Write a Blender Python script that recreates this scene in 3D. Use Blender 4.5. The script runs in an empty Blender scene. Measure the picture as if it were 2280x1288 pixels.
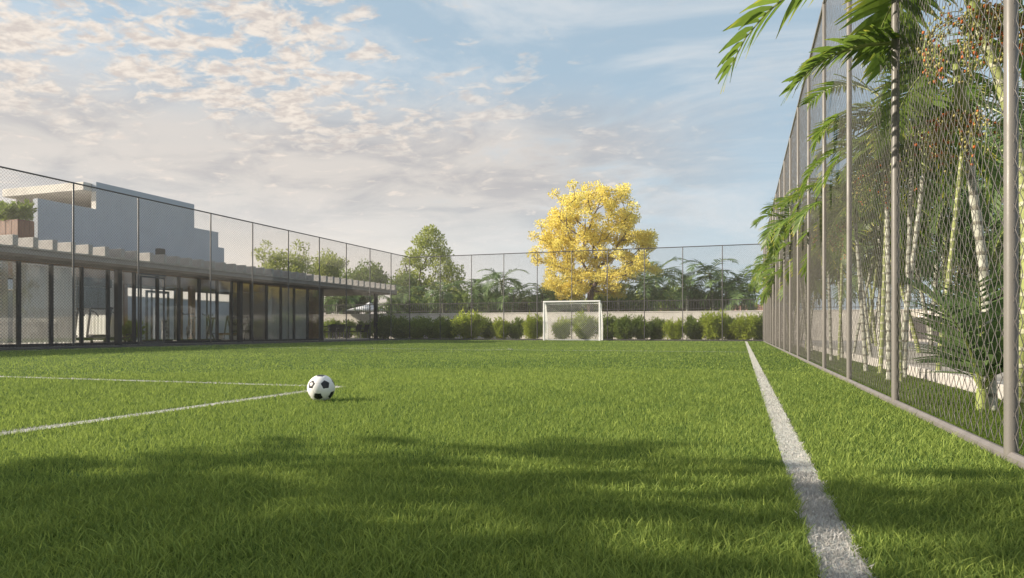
import bpy, math, random
import numpy as np
from mathutils import Vector, Matrix

scene = bpy.context.scene
COL = scene.collection
R = math.radians

# ------------------------------------------------------------------ camera
YAW = R(18.58)
cam_d = bpy.data.cameras.new('camera')
cam = bpy.data.objects.new('camera', cam_d)
COL.objects.link(cam)
cam.location = (0, 0, 0.5)
cam.rotation_euler = (R(90), 0, YAW)
cam_d.lens = 24.0
cam_d.sensor_width = 36.0
cam_d.shift_y = 0.0408
cam_d.clip_start = 0.05
cam_d.clip_end = 3000
scene.camera = cam

# ------------------------------------------------------------------ light
SUN_EL = R(23)
SUN_H = Vector((-0.935, -0.355)).normalized()          # horizontal direction towards the sun
to_sun = Vector((SUN_H.x * math.cos(SUN_EL), SUN_H.y * math.cos(SUN_EL), math.sin(SUN_EL)))
sun_d = bpy.data.lights.new('sun', 'SUN')
sun_d.energy = 5.0
sun_d.angle = R(0.5)
sun_d.color = (1.0, 0.89, 0.72)
sun = bpy.data.objects.new('sun', sun_d)
COL.objects.link(sun)
sun.rotation_euler = (-to_sun).to_track_quat('-Z', 'Y').to_euler()

SKY_K = 0.128
world = bpy.data.worlds.new('World')
scene.world = world
world.use_nodes = True
wt = world.node_tree
for n in list(wt.nodes):
    wt.nodes.remove(n)


class NT:
    """tiny helper to write node trees compactly"""
    def __init__(self, tree):
        self.t = tree

    def node(self, kind, **kw):
        n = self.t.nodes.new(kind)
        for k, v in kw.items():
            setattr(n, k, v)
        return n

    def put(self, sock, val):
        if isinstance(val, bpy.types.NodeSocket):
            self.t.links.new(val, sock)
        elif val is not None:
            sock.default_value = val

    def math(self, op, a, b=None, c=None, clamp=False):
        n = self.node('ShaderNodeMath', operation=op, use_clamp=clamp)
        self.put(n.inputs[0], a); self.put(n.inputs[1], b); self.put(n.inputs[2], c)
        return n.outputs[0]

    def vmath(self, op, a, b=None, scale=None):
        n = self.node('ShaderNodeVectorMath', operation=op)
        self.put(n.inputs[0], a); self.put(n.inputs[1], b)
        if scale is not None:
            self.put(n.inputs['Scale'], scale)
        return n.outputs['Value'] if op in ('DOT_PRODUCT', 'LENGTH') else n.outputs[0]

    def ramp(self, x, a, b, lo=0.0, hi=1.0, kind='SMOOTHSTEP'):
        n = self.node('ShaderNodeMapRange', interpolation_type=kind)
        self.put(n.inputs[0], x)
        for i, v in enumerate((a, b, lo, hi)):
            n.inputs[i + 1].default_value = v
        return n.outputs[0]

    def noise(self, vec, scale, detail=4.0, rough=0.55, dist=0.0):
        n = self.node('ShaderNodeTexNoise')
        self.put(n.inputs['Vector'], vec)
        n.inputs['Scale'].default_value = scale
        n.inputs['Detail'].default_value = detail
        n.inputs['Roughness'].default_value = rough
        n.inputs['Distortion'].default_value = dist
        return n.outputs['Fac']

    def mix(self, f, a, b):
        n = self.node('ShaderNodeMix', data_type='RGBA')
        self.put(n.inputs[0], f)
        for s, v in ((n.inputs[6], a), (n.inputs[7], b)):
            if isinstance(v, tuple) and len(v) == 3:
                v = v + (1.0,)
            self.put(s, v)
        return n.outputs[2]


W = NT(wt)
sky = W.node('ShaderNodeTexSky', sky_type='NISHITA', sun_disc=False)
sky.sun_elevation = SUN_EL
sky.sun_rotation = math.atan2(SUN_H.x, SUN_H.y)
sky.altitude = 100
sky.air_density = 1.0
sky.dust_density = 1.5
sky.ozone_density = 1.4
tc = W.node('ShaderNodeTexCoord').outputs['Generated']
fw = (-math.sin(YAW), math.cos(YAW), 0.0)
rt = (math.cos(YAW), math.sin(YAW), 0.0)
sep = W.node('ShaderNodeSeparateXYZ'); W.put(sep.inputs[0], tc)
z = sep.outputs[2]
east = W.vmath('DOT_PRODUCT', tc, rt)
zz = W.math('MAXIMUM', W.math('ADD', z, 0.13), 0.05)
plane = W.vmath('SCALE', tc, scale=W.math('DIVIDE', 1.0, zz))
# slightly flattened coordinates so that the sheets of cloud run left-right
mp = W.node('ShaderNodeMapping', vector_type='POINT')
W.put(mp.inputs[0], plane)
mp.inputs['Rotation'].default_value = (0, 0, -YAW + R(14))
mp.inputs['Scale'].default_value = (1.0, 1.2, 0.0)
pc = mp.outputs[0]
n_big = W.noise(pc, 0.55, 3, 0.5)
n_mid = W.noise(pc, 2.4, 5, 0.60, 0.5)
n_puff = W.noise(pc, 8.8, 8, 0.62, 0.5)
n_fine = W.noise(pc, 22.0, 5, 0.6, 0.3)
left = W.ramp(east, 0.30, -0.32)                       # more cloud to the left of the pitch
hi_l = W.ramp(z, 0.19, 0.30)
band = W.math('MULTIPLY', W.ramp(z, 0.36, 0.25), W.ramp(z, 0.08, 0.22))
puffs = W.math('ADD', W.math('MULTIPLY', n_puff, 0.72), W.math('MULTIPLY', n_mid, 0.56))
puffs = W.math('ADD', puffs, W.math('MULTIPLY', W.math('SUBTRACT', n_big, 0.5), 0.55))
# altocumulus puffs
ma = W.ramp(W.math('ADD', puffs, W.math('MULTIPLY', left, 0.13)), 0.705, 0.825)
ma = W.math('MULTIPLY', ma, W.math('ADD', W.math('MULTIPLY', left, 0.86), 0.10), clamp=True)
ma = W.math('MULTIPLY', ma, W.math('ADD', W.math('MULTIPLY', hi_l, 0.92), 0.08))
# grey-mauve sheet under them
sh = W.math('ADD', W.math('MULTIPLY', n_mid, 0.65), W.math('MULTIPLY', n_big, 0.45))
sh = W.math('ADD', sh, W.math('MULTIPLY', n_puff, 0.20))
mb = W.ramp(W.math('ADD', sh, W.math('MULTIPLY', W.ramp(east, 0.45, -0.30), 0.30)), 0.58, 0.80)
mb = W.math('MULTIPLY', mb, W.math('MULTIPLY', band, W.ramp(east, 0.42, 0.0)))
# thin veils to the right
wisp = W.noise(mp.outputs[0], 1.15, 6, 0.62, 0.9)
mc = W.math('MULTIPLY', W.ramp(wisp, 0.42, 0.66), W.math('MULTIPLY', W.ramp(z, 0.03, 0.16), 0.55))
# warm low haze
hz = W.math('MULTIPLY', W.ramp(z, 0.30, 0.02), W.ramp(east, 0.62, -0.25, 0.42, 0.90))
hcol = W.mix(W.ramp(east, 0.35, -0.35), (3.05, 3.4, 3.65), (4.9, 4.15, 3.45))
base = W.mix(0.80, sky.outputs[0], (1.85, 2.42, 2.82))
base = W.mix(hz, base, hcol)
base = W.mix(mc, base, (3.6, 3.6, 3.6))
grey = W.mix(W.ramp(W.math('ADD', n_mid, W.math('MULTIPLY', n_big, 0.5)), 0.60, 0.88), (3.15, 2.88, 2.66), (2.1, 2.02, 2.05))
grey = W.mix(W.ramp(n_puff, 0.56, 0.72), grey, (4.0, 3.45, 3.0))
base = W.mix(W.math('MULTIPLY', mb, 0.85), base, grey)
pcol = W.mix(W.ramp(n_fine, 0.35, 0.62), (2.9, 2.6, 2.42), (4.0, 3.6, 3.2))
base = W.mix(ma, base, pcol)
bg = W.node('ShaderNodeBackground')
W.put(bg.inputs[0], base)
bg.inputs[1].default_value = SKY_K
wo = W.node('ShaderNodeOutputWorld')
wt.links.new(bg.outputs[0], wo.inputs[0])

vs = scene.view_settings
vs.view_transform = 'Standard'
vs.look = 'None'
vs.gamma = 1.0
vs.exposure = 0.85
scene.cycles.max_bounces = 8
scene.cycles.transparent_max_bounces = 24
scene.cycles.caustics_reflective = False
scene.cycles.caustics_refractive = False
scene.cycles.sample_clamp_indirect = 6.0

rng = np.random.default_rng(7)
random.seed(7)


# ------------------------------------------------------------------ materials
def new_mat(name):
    m = bpy.data.materials.new(name)
    m.use_nodes = True
    t = m.node_tree
    for n in list(t.nodes):
        t.nodes.remove(n)
    N = NT(t)
    out = N.node('ShaderNodeOutputMaterial')
    return m, N, out


def mat(name, c1, c2=None, rough=0.6, scale=4.0, metal=0.0, bump=0.0, bscale=None, stretch=(1, 1, 1), spec=0.4, detail=5):
    m, N, out = new_mat(name)
    if c2 is None:
        c2 = tuple(v * 0.82 for v in c1)
    tcn = N.node('ShaderNodeTexCoord').outputs['Object']
    mpn = N.node('ShaderNodeMapping'); N.put(mpn.inputs[0], tcn); mpn.inputs['Scale'].default_value = stretch
    f = N.ramp(N.noise(mpn.outputs[0], scale, detail, 0.6), 0.3, 0.7)
    p = N.node('ShaderNodeBsdfPrincipled')
    N.put(p.inputs['Base Color'], N.mix(f, c1, c2))
    N.put(p.inputs['Roughness'], N.ramp(f, 0, 1, max(rough - 0.07, 0), min(rough + 0.07, 1)))
    p.inputs['Metallic'].default_value = metal
    p.inputs['Specular IOR Level'].default_value = spec
    if bump:
        b = N.node('ShaderNodeBump'); b.inputs['Strength'].default_value = bump
        b.inputs['Distance'].default_value = 0.02
        N.put(b.inputs['Height'], N.noise(mpn.outputs[0], bscale or scale * 6, 6, 0.6))
        m.node_tree.links.new(b.outputs[0], p.inputs['Normal'])
    m.node_tree.links.new(p.outputs[0], out.inputs[0])
    return m


def leaf_mat(name, dark, light, trans=0.35, rough=0.5, gloss=0.05, tip=None):
    """foliage: per-leaf tint attribute picks the colour, light passes through the blade"""
    m, N, out = new_mat(name)
    at = N.node('ShaderNodeAttribute', attribute_name='tint').outputs['Fac']
    c = N.mix(at, dark, light)
    if tip:
        at2 = N.node('ShaderNodeAttribute', attribute_name='along').outputs['Fac']
        c = N.mix(N.ramp(at2, 0.45, 1.0), c, tip)
    d = N.node('ShaderNodeBsdfDiffuse'); N.put(d.inputs[0], c)
    tr = N.node('ShaderNodeBsdfTranslucent')
    N.put(tr.inputs[0], N.mix(0.35, c, tuple(min(1, v * 1.8) for v in light)))
    mx = N.node('ShaderNodeMixShader'); mx.inputs[0].default_value = trans
    L = m.node_tree.links
    L.new(d.outputs[0], mx.inputs[1]); L.new(tr.outputs[0], mx.inputs[2])
    g = N.node('ShaderNodeBsdfGlossy'); g.inputs['Roughness'].default_value = rough
    g.inputs[0].default_value = (1, 1, 1, 1)
    mg = N.node('ShaderNodeMixShader')
    N.put(mg.inputs[0], gloss)
    L.new(mx.outputs[0], mg.inputs[1]); L.new(g.outputs[0], mg.inputs[2])
    L.new(mg.outputs[0], out.inputs[0])
    return m


def glass_mat(name):
    m, N, out = new_mat(name)
    L = m.node_tree.links
    tr = N.node('ShaderNodeBsdfTransparent'); tr.inputs[0].default_value = (0.95, 0.97, 0.96, 1)
    g = N.node('ShaderNodeBsdfGlossy'); g.inputs['Roughness'].default_value = 0.0
    g.inputs[0].default_value = (0.95, 0.97, 1.0, 1)
    ge = N.node('ShaderNodeNewGeometry')
    cs_ = N.math('ABSOLUTE', N.vmath('DOT_PRODUCT', ge.outputs['Incoming'], ge.outputs['Normal']))
    f5 = N.math('POWER', N.math('SUBTRACT', 1.0, cs_), 4.0)
    mx = N.node('ShaderNodeMixShader')
    N.put(mx.inputs[0], N.math('ADD', 0.09, N.math('MULTIPLY', f5, 0.9), clamp=True))
    L.new(tr.outputs[0], mx.inputs[1]); L.new(g.outputs[0], mx.inputs[2]); L.new(mx.outputs[0], out.inputs[0])
    return m


M = {}
M['post'] = mat('taupe_post_paint', (0.168, 0.157, 0.148), (0.142, 0.133, 0.126), 0.42, 3, bump=0.05)
M['rail'] = mat('kerb_rail_paint', (0.185, 0.17, 0.168), (0.14, 0.13, 0.13), 0.5, 6, bump=0.1)
M['post_dark'] = mat('grey_post_paint', (0.085, 0.08, 0.082), (0.065, 0.062, 0.065), 0.45, 3)
M['wire'] = mat('taupe_wire', (0.15, 0.137, 0.13), (0.12, 0.11, 0.105), 0.45, 8)
M['wire_dark'] = mat('dark_wire', (0.06, 0.057, 0.056), (0.05, 0.046, 0.046), 0.5, 8)
M['white_metal'] = mat('white_enamel', (0.80, 0.80, 0.80), (0.72, 0.72, 0.73), 0.35, 9)
M['net'] = mat('white_net_cord', (0.78, 0.78, 0.76), (0.7, 0.7, 0.69), 0.8, 9)
M['ball_white'] = mat('ball_white_leather', (0.80, 0.79, 0.80), (0.75, 0.74, 0.76), 0.38, 12, bump=0.05, bscale=400)
M['ball_black'] = mat('ball_black_leather', (0.012, 0.013, 0.018), (0.02, 0.02, 0.026), 0.33, 12)
M['turf_soil'] = mat('turf_base', (0.045, 0.085, 0.018), (0.065, 0.115, 0.024), 0.95, 3.0, bump=0.5, bscale=60, spec=0.1)
M['far_ground'] = mat('far_ground_green', (0.07, 0.10, 0.03), (0.12, 0.12, 0.06), 0.95, 0.2, spec=0.1)
M['line_base'] = mat('line_paint', (0.55, 0.55, 0.53), (0.42, 0.43, 0.38), 0.95, 30, spec=0.1)
M['paving'] = mat('pale_paving', (0.42, 0.40, 0.385), (0.34, 0.325, 0.315), 0.8, 1.5, bump=0.1)
M['concrete'] = mat('pale_kerb', (0.50, 0.47, 0.45), (0.40, 0.38, 0.37), 0.85, 5, bump=0.2)
M['render_wall'] = mat('painted_render', (0.42, 0.455, 0.52), (0.39, 0.425, 0.49), 0.85, 1.2, bump=0.08, bscale=40)
M['white_wall'] = mat('white_render', (0.72, 0.68, 0.63), (0.60, 0.565, 0.53), 0.85, 1.4, bump=0.08, bscale=40)
M['slab'] = mat('grey_roof_concrete', (0.30, 0.29, 0.285), (0.25, 0.24, 0.24), 0.8, 2.5, bump=0.12)
M['beam'] = mat('beam_concrete', (0.40, 0.385, 0.37), (0.33, 0.315, 0.305), 0.8, 3.5, bump=0.12)
M['soffit'] = mat('brown_soffit', (0.15, 0.115, 0.09), (0.11, 0.085, 0.065), 0.6, 3)
M['mullion'] = mat('dark_mullion', (0.028, 0.03, 0.036), (0.022, 0.024, 0.03), 0.4, 4)
M['glass'] = glass_mat('clear_glass')
M['curtain'] = leaf_mat('sheer_curtain', (0.80, 0.78, 0.77), (0.88, 0.86, 0.85), 0.5, 0.9, 0.0)
M['floor'] = mat('gym_floor', (0.46, 0.43, 0.40), (0.38, 0.36, 0.34), 0.4, 2)
M['inner_wall'] = mat('inner_plaster', (0.62, 0.60, 0.58), (0.55, 0.53, 0.51), 0.8, 1)
M['wood'] = mat('warm_wood', (0.32, 0.16, 0.065), (0.22, 0.105, 0.04), 0.45, 5, stretch=(6, 6, 0.6), bump=0.1)
M['plank'] = mat('red_brown_wood', (0.20, 0.085, 0.045), (0.12, 0.05, 0.03), 0.55, 4, stretch=(5, 5, 0.5), bump=0.15)
M['black'] = mat('black_rubber', (0.018, 0.018, 0.02), (0.03, 0.03, 0.032), 0.45, 10)
M['grey_metal'] = mat('silver_metal', (0.42, 0.42, 0.44), (0.35, 0.35, 0.37), 0.3, 6, metal=0.7)
M['screen'] = mat('dark_screen', (0.03, 0.032, 0.034), (0.04, 0.042, 0.044), 0.15, 2)
M['blind'] = mat('grey_blind', (0.10, 0.10, 0.09), (0.13, 0.125, 0.115), 0.8, 3)
M['umbrella'] = mat('pale_canvas', (0.80, 0.81, 0.86), (0.74, 0.75, 0.80), 0.85, 3)
M['bark'] = mat('brown_bark', (0.13, 0.095, 0.07), (0.075, 0.055, 0.042), 0.9, 6, bump=0.5, stretch=(1, 1, 0.3))
M['bark_pale'] = mat('pinkish_bark', (0.21, 0.155, 0.14), (0.12, 0.085, 0.075), 0.9, 6, bump=0.4, stretch=(1, 1, 0.3))
M['far_wall_a'] = mat('far_beige_wall', (0.50, 0.43, 0.37), (0.44, 0.38, 0.33), 0.9, 0.6)
M['far_wall_b'] = mat('far_pink_wall', (0.50, 0.33, 0.26), (0.44, 0.30, 0.24), 0.9, 0.6)
M['roof_tile'] = mat('far_roof_tile', (0.32, 0.17, 0.12), (0.24, 0.13, 0.10), 0.9, 3)

M['grass'] = leaf_mat('grass_blade', (0.038, 0.098, 0.024), (0.335, 0.415, 0.095), 0.36, 0.6, 0.008)
M['grass_white'] = leaf_mat('chalked_grass_blade', (0.28, 0.27, 0.265), (0.52, 0.505, 0.49), 0.22, 0.6, 0.02)
M['grass_out'] = leaf_mat('verge_blade', (0.055, 0.11, 0.018), (0.17, 0.22, 0.045), 0.45, 0.6, 0.006)
M['leaf_yellow'] = leaf_mat('yellow_blossom', (0.70, 0.54, 0.08), (0.94, 0.85, 0.28), 0.30, 0.6, 0.0)
M['leaf_green'] = leaf_mat('tree_leaf', (0.08, 0.13, 0.03), (0.24, 0.30, 0.08), 0.38, 0.6, 0.006)
M['leaf_light'] = leaf_mat('light_tree_leaf', (0.17, 0.21, 0.045), (0.38, 0.42, 0.11), 0.42, 0.6, 0.006)
M['leaf_deep'] = leaf_mat('deep_tree_leaf', (0.055, 0.075, 0.035), (0.16, 0.17, 0.085), 0.32, 0.6, 0.006)
M['shrub_lime'] = leaf_mat('lime_shrub_leaf', (0.20, 0.27, 0.03), (0.50, 0.56, 0.09), 0.5, 0.6, 0.006)
M['shrub_green'] = leaf_mat('green_shrub_leaf', (0.08, 0.13, 0.03), (0.30, 0.38, 0.08), 0.48, 0.6, 0.006)
M['frond'] = leaf_mat('palm_frond', (0.038, 0.085, 0.015), (0.17, 0.25, 0.040), 0.45, 0.4, 0.02, tip=(0.60, 0.52, 0.06))
M['frond_dark'] = leaf_mat('dark_palm_frond', (0.055, 0.10, 0.042), (0.18, 0.26, 0.10), 0.32, 0.5, 0.01)
M['berry_r'] = mat('red_berry', (0.42, 0.085, 0.02), (0.50, 0.16, 0.03), 0.4, 3)
M['berry_g'] = mat('green_berry', (0.26, 0.27, 0.07), (0.36, 0.30, 0.12), 0.4, 3)
M['shaft'] = mat('palm_crownshaft', (0.26, 0.30, 0.09), (0.19, 0.24, 0.06), 0.5, 3)


def ring_mat(name, a, b, ring, per=26.0):
    """palm stem: pale skin with darker leaf-scar rings"""
    m, N, out = new_mat(name)
    tcn = N.node('ShaderNodeTexCoord').outputs['Object']
    sp = N.node('ShaderNodeSeparateXYZ'); N.put(sp.inputs[0], tcn)
    wob = N.math('MULTIPLY', N.noise(tcn, 9, 3), 0.035)
    s = N.math('FRACT', N.math('MULTIPLY', N.math('ADD', sp.outputs[2], wob), per / 2.6))
    rg = N.math('MULTIPLY', N.ramp(s, 0.0, 0.10), N.ramp(s, 0.34, 0.22))
    c = N.mix(N.ramp(N.noise(tcn, 22, 5), 0.35, 0.68), a, b)
    c = N.mix(rg, c, ring)
    p = N.node('ShaderNodeBsdfPrincipled'); p.inputs['Roughness'].default_value = 0.7
    N.put(p.inputs['Base Color'], c)
    bm_ = N.node('ShaderNodeBump'); bm_.inputs['Strength'].default_value = 0.5; bm_.inputs['Distance'].default_value = 0.01
    N.put(bm_.inputs['Height'], N.math('ADD', rg, N.noise(tcn, 40, 4)))
    m.node_tree.links.new(bm_.outputs[0], p.inputs['Normal'])
    m.node_tree.links.new(p.outputs[0], out.inputs[0])
    return m


M['stem_pale'] = ring_mat('pale_palm_stem', (0.42, 0.42, 0.37), (0.24, 0.245, 0.20), (0.15, 0.14, 0.11))
M['stem_green'] = ring_mat('green_palm_stem', (0.26, 0.29, 0.10), (0.18, 0.21, 0.07), (0.40, 0.40, 0.28))


# ------------------------------------------------------------------ mesh helpers
def link_mesh(name, V, F, m, parent=None, smooth=False, attrs=None, mi=None):
    """V (n,3) array, F (m,k) int array or list of faces -> one mesh object"""
    me = bpy.data.meshes.new(name)
    V = np.asarray(V, dtype=np.float32).reshape(-1, 3)
    if isinstance(F, np.ndarray):
        k = F.shape[1]
        lens = np.full(len(F), k, dtype=np.int32)
        flat = F.astype(np.int32).ravel()
    else:
        lens = np.array([len(f) for f in F], dtype=np.int32)
        flat = np.fromiter((i for f in F for i in f), dtype=np.int32)
    me.vertices.add(len(V)); me.vertices.foreach_set('co', V.ravel())
    me.loops.add(len(flat)); me.loops.foreach_set('vertex_index', flat)
    me.polygons.add(len(lens))
    me.polygons.foreach_set('loop_start', np.concatenate([[0], np.cumsum(lens)[:-1]]).astype(np.int32))
    me.polygons.foreach_set('loop_total', lens)
    me.polygons.foreach_set('use_smooth', np.full(len(lens), smooth, dtype=bool))
    for mm in (m if isinstance(m, (list, tuple)) else [m]):
        me.materials.append(mm)
    if mi is not None:
        me.polygons.foreach_set('material_index', np.asarray(mi, dtype=np.int32))
    for an, arr in (attrs or {}).items():
        a = me.attributes.new(an, 'FLOAT', 'POINT')
        a.data.foreach_set('value', np.asarray(arr, dtype=np.float32))
    me.update(calc_edges=True)
    o = bpy.data.objects.new(name, me)
    COL.objects.link(o)
    if parent:
        o.parent = parent
    return o


class MB:
    """collects primitives into one mesh"""
    def __init__(self):
        self.v = []; self.f = []; self.n = 0

    def add(self, vs_, fs):
        b = self.n
        self.v.extend([tuple(p) for p in vs_]); self.n += len(vs_)
        self.f.extend([tuple(i + b for i in f) for f in fs])
        return self

    def box(self, x0, x1, y0, y1, z0, z1, bev=0.0):
        if bev <= 0:
            vs_ = [(x, y, zc) for zc in (z0, z1) for y in (y0, y1) for x in (x0, x1)]
            fs = [(0, 2, 3, 1), (4, 5, 7, 6), (0, 1, 5, 4), (2, 6, 7, 3), (0, 4, 6, 2), (1, 3, 7, 5)]
            return self.add(vs_, fs)
        b = min(bev, (x1 - x0) / 2.01, (y1 - y0) / 2.01, (z1 - z0) / 2.01)
        prof = [(x0 + b, y0), (x1 - b, y0), (x1, y0 + b), (x1, y1 - b), (x1 - b, y1), (x0 + b, y1), (x0, y1 - b), (x0, y0 + b)]
        cx, cy = (x0 + x1) / 2, (y0 + y1) / 2
        fx = (x1 - x0 - 2 * b) / (x1 - x0); fy = (y1 - y0 - 2 * b) / (y1 - y0)
        rings = [(z0, 0), (z0 + b, 1), (z1 - b, 1), (z1, 0)]
        vs_ = []
        for zc, full in rings:
            for px, py in prof:
                vs_.append((px, py, zc) if full else (cx + (px - cx) * fx, cy + (py - cy) * fy, zc))
        fs = [tuple(range(7, -1, -1)), tuple(range(24, 32))]
        for r_ in range(3):
            for i in range(8):
                j = (i + 1) % 8
                fs.append((r_ * 8 + i, r_ * 8 + j, r_ * 8 + 8 + j, r_ * 8 + 8 + i))
        return self.add(vs_, fs)

    def tube(self, pts, rad, seg=8, cap=True):
        pts = [Vector(p) for p in pts]
        n = len(pts)
        rads = rad if isinstance(rad, (list, tuple)) else [rad] * n
        t0 = (pts[1] - pts[0]).normalized()
        up = Vector((0, 0, 1)) if abs(t0.z) < 0.9 else Vector((1, 0, 0))
        a = t0.cross(up).normalized()
        vs_, fs = [], []
        for i in range(n):
            t = (pts[min(i + 1, n - 1)] - pts[max(i - 1, 0)]).normalized()
            a = (a - t * a.dot(t)).normalized()
            b = t.cross(a)
            for k in range(seg):
                an = 2 * math.pi * k / seg
                vs_.append(pts[i] + (a * math.cos(an) + b * math.sin(an)) * rads[i])
        for i in range(n - 1):
            for k in range(seg):
                j = (k + 1) % seg
                fs.append((i * seg + k, i * seg + j, (i + 1) * seg + j, (i + 1) * seg + k))
        if cap:
            fs.append(tuple(range(seg - 1, -1, -1))); fs.append(tuple(range((n - 1) * seg, n * seg)))
        return self.add(vs_, fs)

    def bar(self, p0, p1, r, seg=8):
        return self.tube([p0, p1], r, seg)

    def build(self, name, m, parent=None, smooth=False):
        o = link_mesh(name, np.array(self.v), self.f, m, parent, smooth)
        if smooth:
            try:
                o.data.set_sharp_from_angle(angle=R(50))
            except Exception:
                pass
        return o


def tag(o, label=None, cat=None, group=None, kind=None):
    if label: o['label'] = label
    if cat: o['category'] = cat
    if group: o['group'] = group
    if kind: o['kind'] = kind
    return o


def empty(name, loc=(0, 0, 0), rz=0.0):
    o = bpy.data.objects.new(name, None)
    COL.objects.link(o)
    o.empty_display_size = 0.3
    o.location = loc
    o.rotation_euler = (0, 0, rz)
    return o


def copy_tree(o, parent=None):
    c_ = o.copy()
    COL.objects.link(c_)
    c_.parent = parent
    for ch in [q for q in o.children]:
        copy_tree(ch, c_)
    return c_


def Ypx(px, X):
    """world Y where the sight line of a photo column meets the plane x = X"""
    u = (px - 1140) / 1520; s, c_ = math.sin(YAW), math.cos(YAW)
    return X / (-s + c_ * u) * (c_ + s * u)


def Xpx(px, Y):
    u = (px - 1140) / 1520; s, c_ = math.sin(YAW), math.cos(YAW)
    return Y / (c_ + s * u) * (-s + c_ * u)


# ------------------------------------------------------------------ setting: ground sheets
XL, XR, YB = -17.6, 0.985, 34.4         # the three fence lines


def sheet(name, x0, x1, y0, y1, zc, m, nx=1, ny=1, kind='structure'):
    xs = np.linspace(x0, x1, nx + 1); ys = np.linspace(y0, y1, ny + 1)
    gx, gy = np.meshgrid(xs, ys)
    V = np.stack([gx.ravel(), gy.ravel(), np.full(gx.size, zc)], 1)
    i, j = np.meshgrid(np.arange(nx), np.arange(ny))
    b = (j * (nx + 1) + i).ravel()
    F = np.stack([b, b + 1, b + nx + 2, b + nx + 1], 1)
    return tag(link_mesh(name, V, F, m), kind=kind)


sheet('ground', -900, 900, -300, 1500, -0.03, M['far_ground'])
sheet('turf', XL, 1.78, -6, YB + 0.35, 0.0, M['turf_soil'])
sheet('patio', -32, XL - 0.12, 2, 38.4, 0.0, M['paving'])
sheet('planting_bed', XL - 0.12, 1.78, YB + 0.35, 38.4, -0.004, M['paving'])
sheet('pavement', 1.9, 8.2, -3, 60, 0.004, M['paving'])

# right verge kerb (low pale plinth between verge and pavement)
tag(MB().box(1.78, 1.9, -2, 38.3, -0.02, 0.11, 0.012).build('kerb', M['concrete']), kind='structure')

# field lines: painted strips 4 mm above the turf, chalked blades stand on them
LINES = []      # (name, test(x, y))


def line_rect(name, x0, x1, y0, y1):
    sheet(name, x0, x1, y0, y1, 0.004, M['line_base'])
    LINES.append((name + '_grass', lambda x, y: (x > x0) & (x < x1) & (y > y0) & (y < y1)))


line_rect('touchline', 0.150, 0.250, -2, 33.5)
line_rect('goal_line', -16.9, 0.150, 33.3, 33.4)
line_rect('halfway_line', -16.9, 0.150, 16.85, 16.95)
line_rect('left_touchline', -17.0, -16.9, -2, 33.5)
line_rect('penalty_area_line', -13.2, -3.33, 5.19, 5.29)
line_rect('penalty_area_side_line', -3.43, -3.33, -2, 5.19)
cc = (-8.3, 16.9)
nseg = 96
ring_v, ring_f = [], []
for i in range(nseg):
    a = 2 * math.pi * i / nseg
    for r_ in (2.4, 2.5):
        ring_v.append((cc[0] + r_ * math.cos(a), cc[1] + r_ * math.sin(a), 0.008))
    j = (i + 1) % nseg
    ring_f.append((2 * i, 2 * i + 1, 2 * j + 1, 2 * j))
M['line_faint'] = mat('faded_line_paint', (0.20, 0.24, 0.12), (0.12, 0.17, 0.06), 0.95, 20, spec=0.1)
tag(link_mesh('centre_circle', np.array(ring_v), ring_f, M['line_faint']), kind='structure')
LINES.append(('centre_circle_grass', lambda x, y: np.abs(np.hypot(x - cc[0], y - cc[1]) - 2.45) < 0.05))


# ------------------------------------------------------------------ grass: every blade is a mesh strip
def blade_mesh(x, y, h, w, tint, seg, lean):
    n = len(x)
    ang = rng.uniform(0, 2 * np.pi, n)
    bend_a = rng.uniform(0, 2 * np.pi, n)
    dx, dy = np.cos(bend_a) * lean, np.sin(bend_a) * lean
    ca, sa = np.cos(ang) * w / 2, np.sin(ang) * w / 2
    rows = []
    for k in range(seg):
        t = k / seg
        wf = 1.0 - 0.55 * t
        cx = x + dx * h * t ** 1.7; cy = y + dy * h * t ** 1.7; cz = h * t * (1 - 0.25 * lean * t)
        rows.append(np.stack([cx - ca * wf, cy - sa * wf, cz], 1))
        rows.append(np.stack([cx + ca * wf, cy + sa * wf, cz], 1))
    rows.append(np.stack([x + dx * h, y + dy * h, h * (1 - 0.25 * lean)], 1))
    V = np.stack(rows, 1)                       # n, 2seg+1, 3
    per = 2 * seg + 1
    b = (np.arange(n) * per)[:, None]
    tris = []
    for k in range(seg - 1):
        a0 = 2 * k
        tris.append(b + np.array([[a0, a0 + 1, a0 + 3]])); tris.append(b + np.array([[a0, a0 + 3, a0 + 2]]))
    a0 = 2 * (seg - 1)
    tris.append(b + np.array([[a0, a0 + 1, a0 + 2]]))
    F = np.concatenate(tris, 0)
    return V.reshape(-1, 3), F, np.repeat(tint, per)


def soft_noise(x, y, f, seed):
    r_ = np.random.default_rng(seed)
    s = np.zeros_like(x)
    for k in range(7):
        a, p_, ff = r_.uniform(0, 6.28), r_.uniform(0, 6.28), f * r_.uniform(0.6, 1.9)
        s += np.sin((x * math.cos(a) + y * math.sin(a)) * ff + p_)
    return s / 7


def scatter(n_tot, r0, r1, a0, a1, power):
    """polar scatter around the stand point, denser close by"""
    u = rng.random(n_tot)
    e = 2 - power
    rho = (r0 ** e + u * (r1 ** e - r0 ** e)) ** (1 / e)
    th = rng.uniform(a0, a1, n_tot)
    return rho * np.sin(th) * -1, rho * np.cos(th), rho


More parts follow.
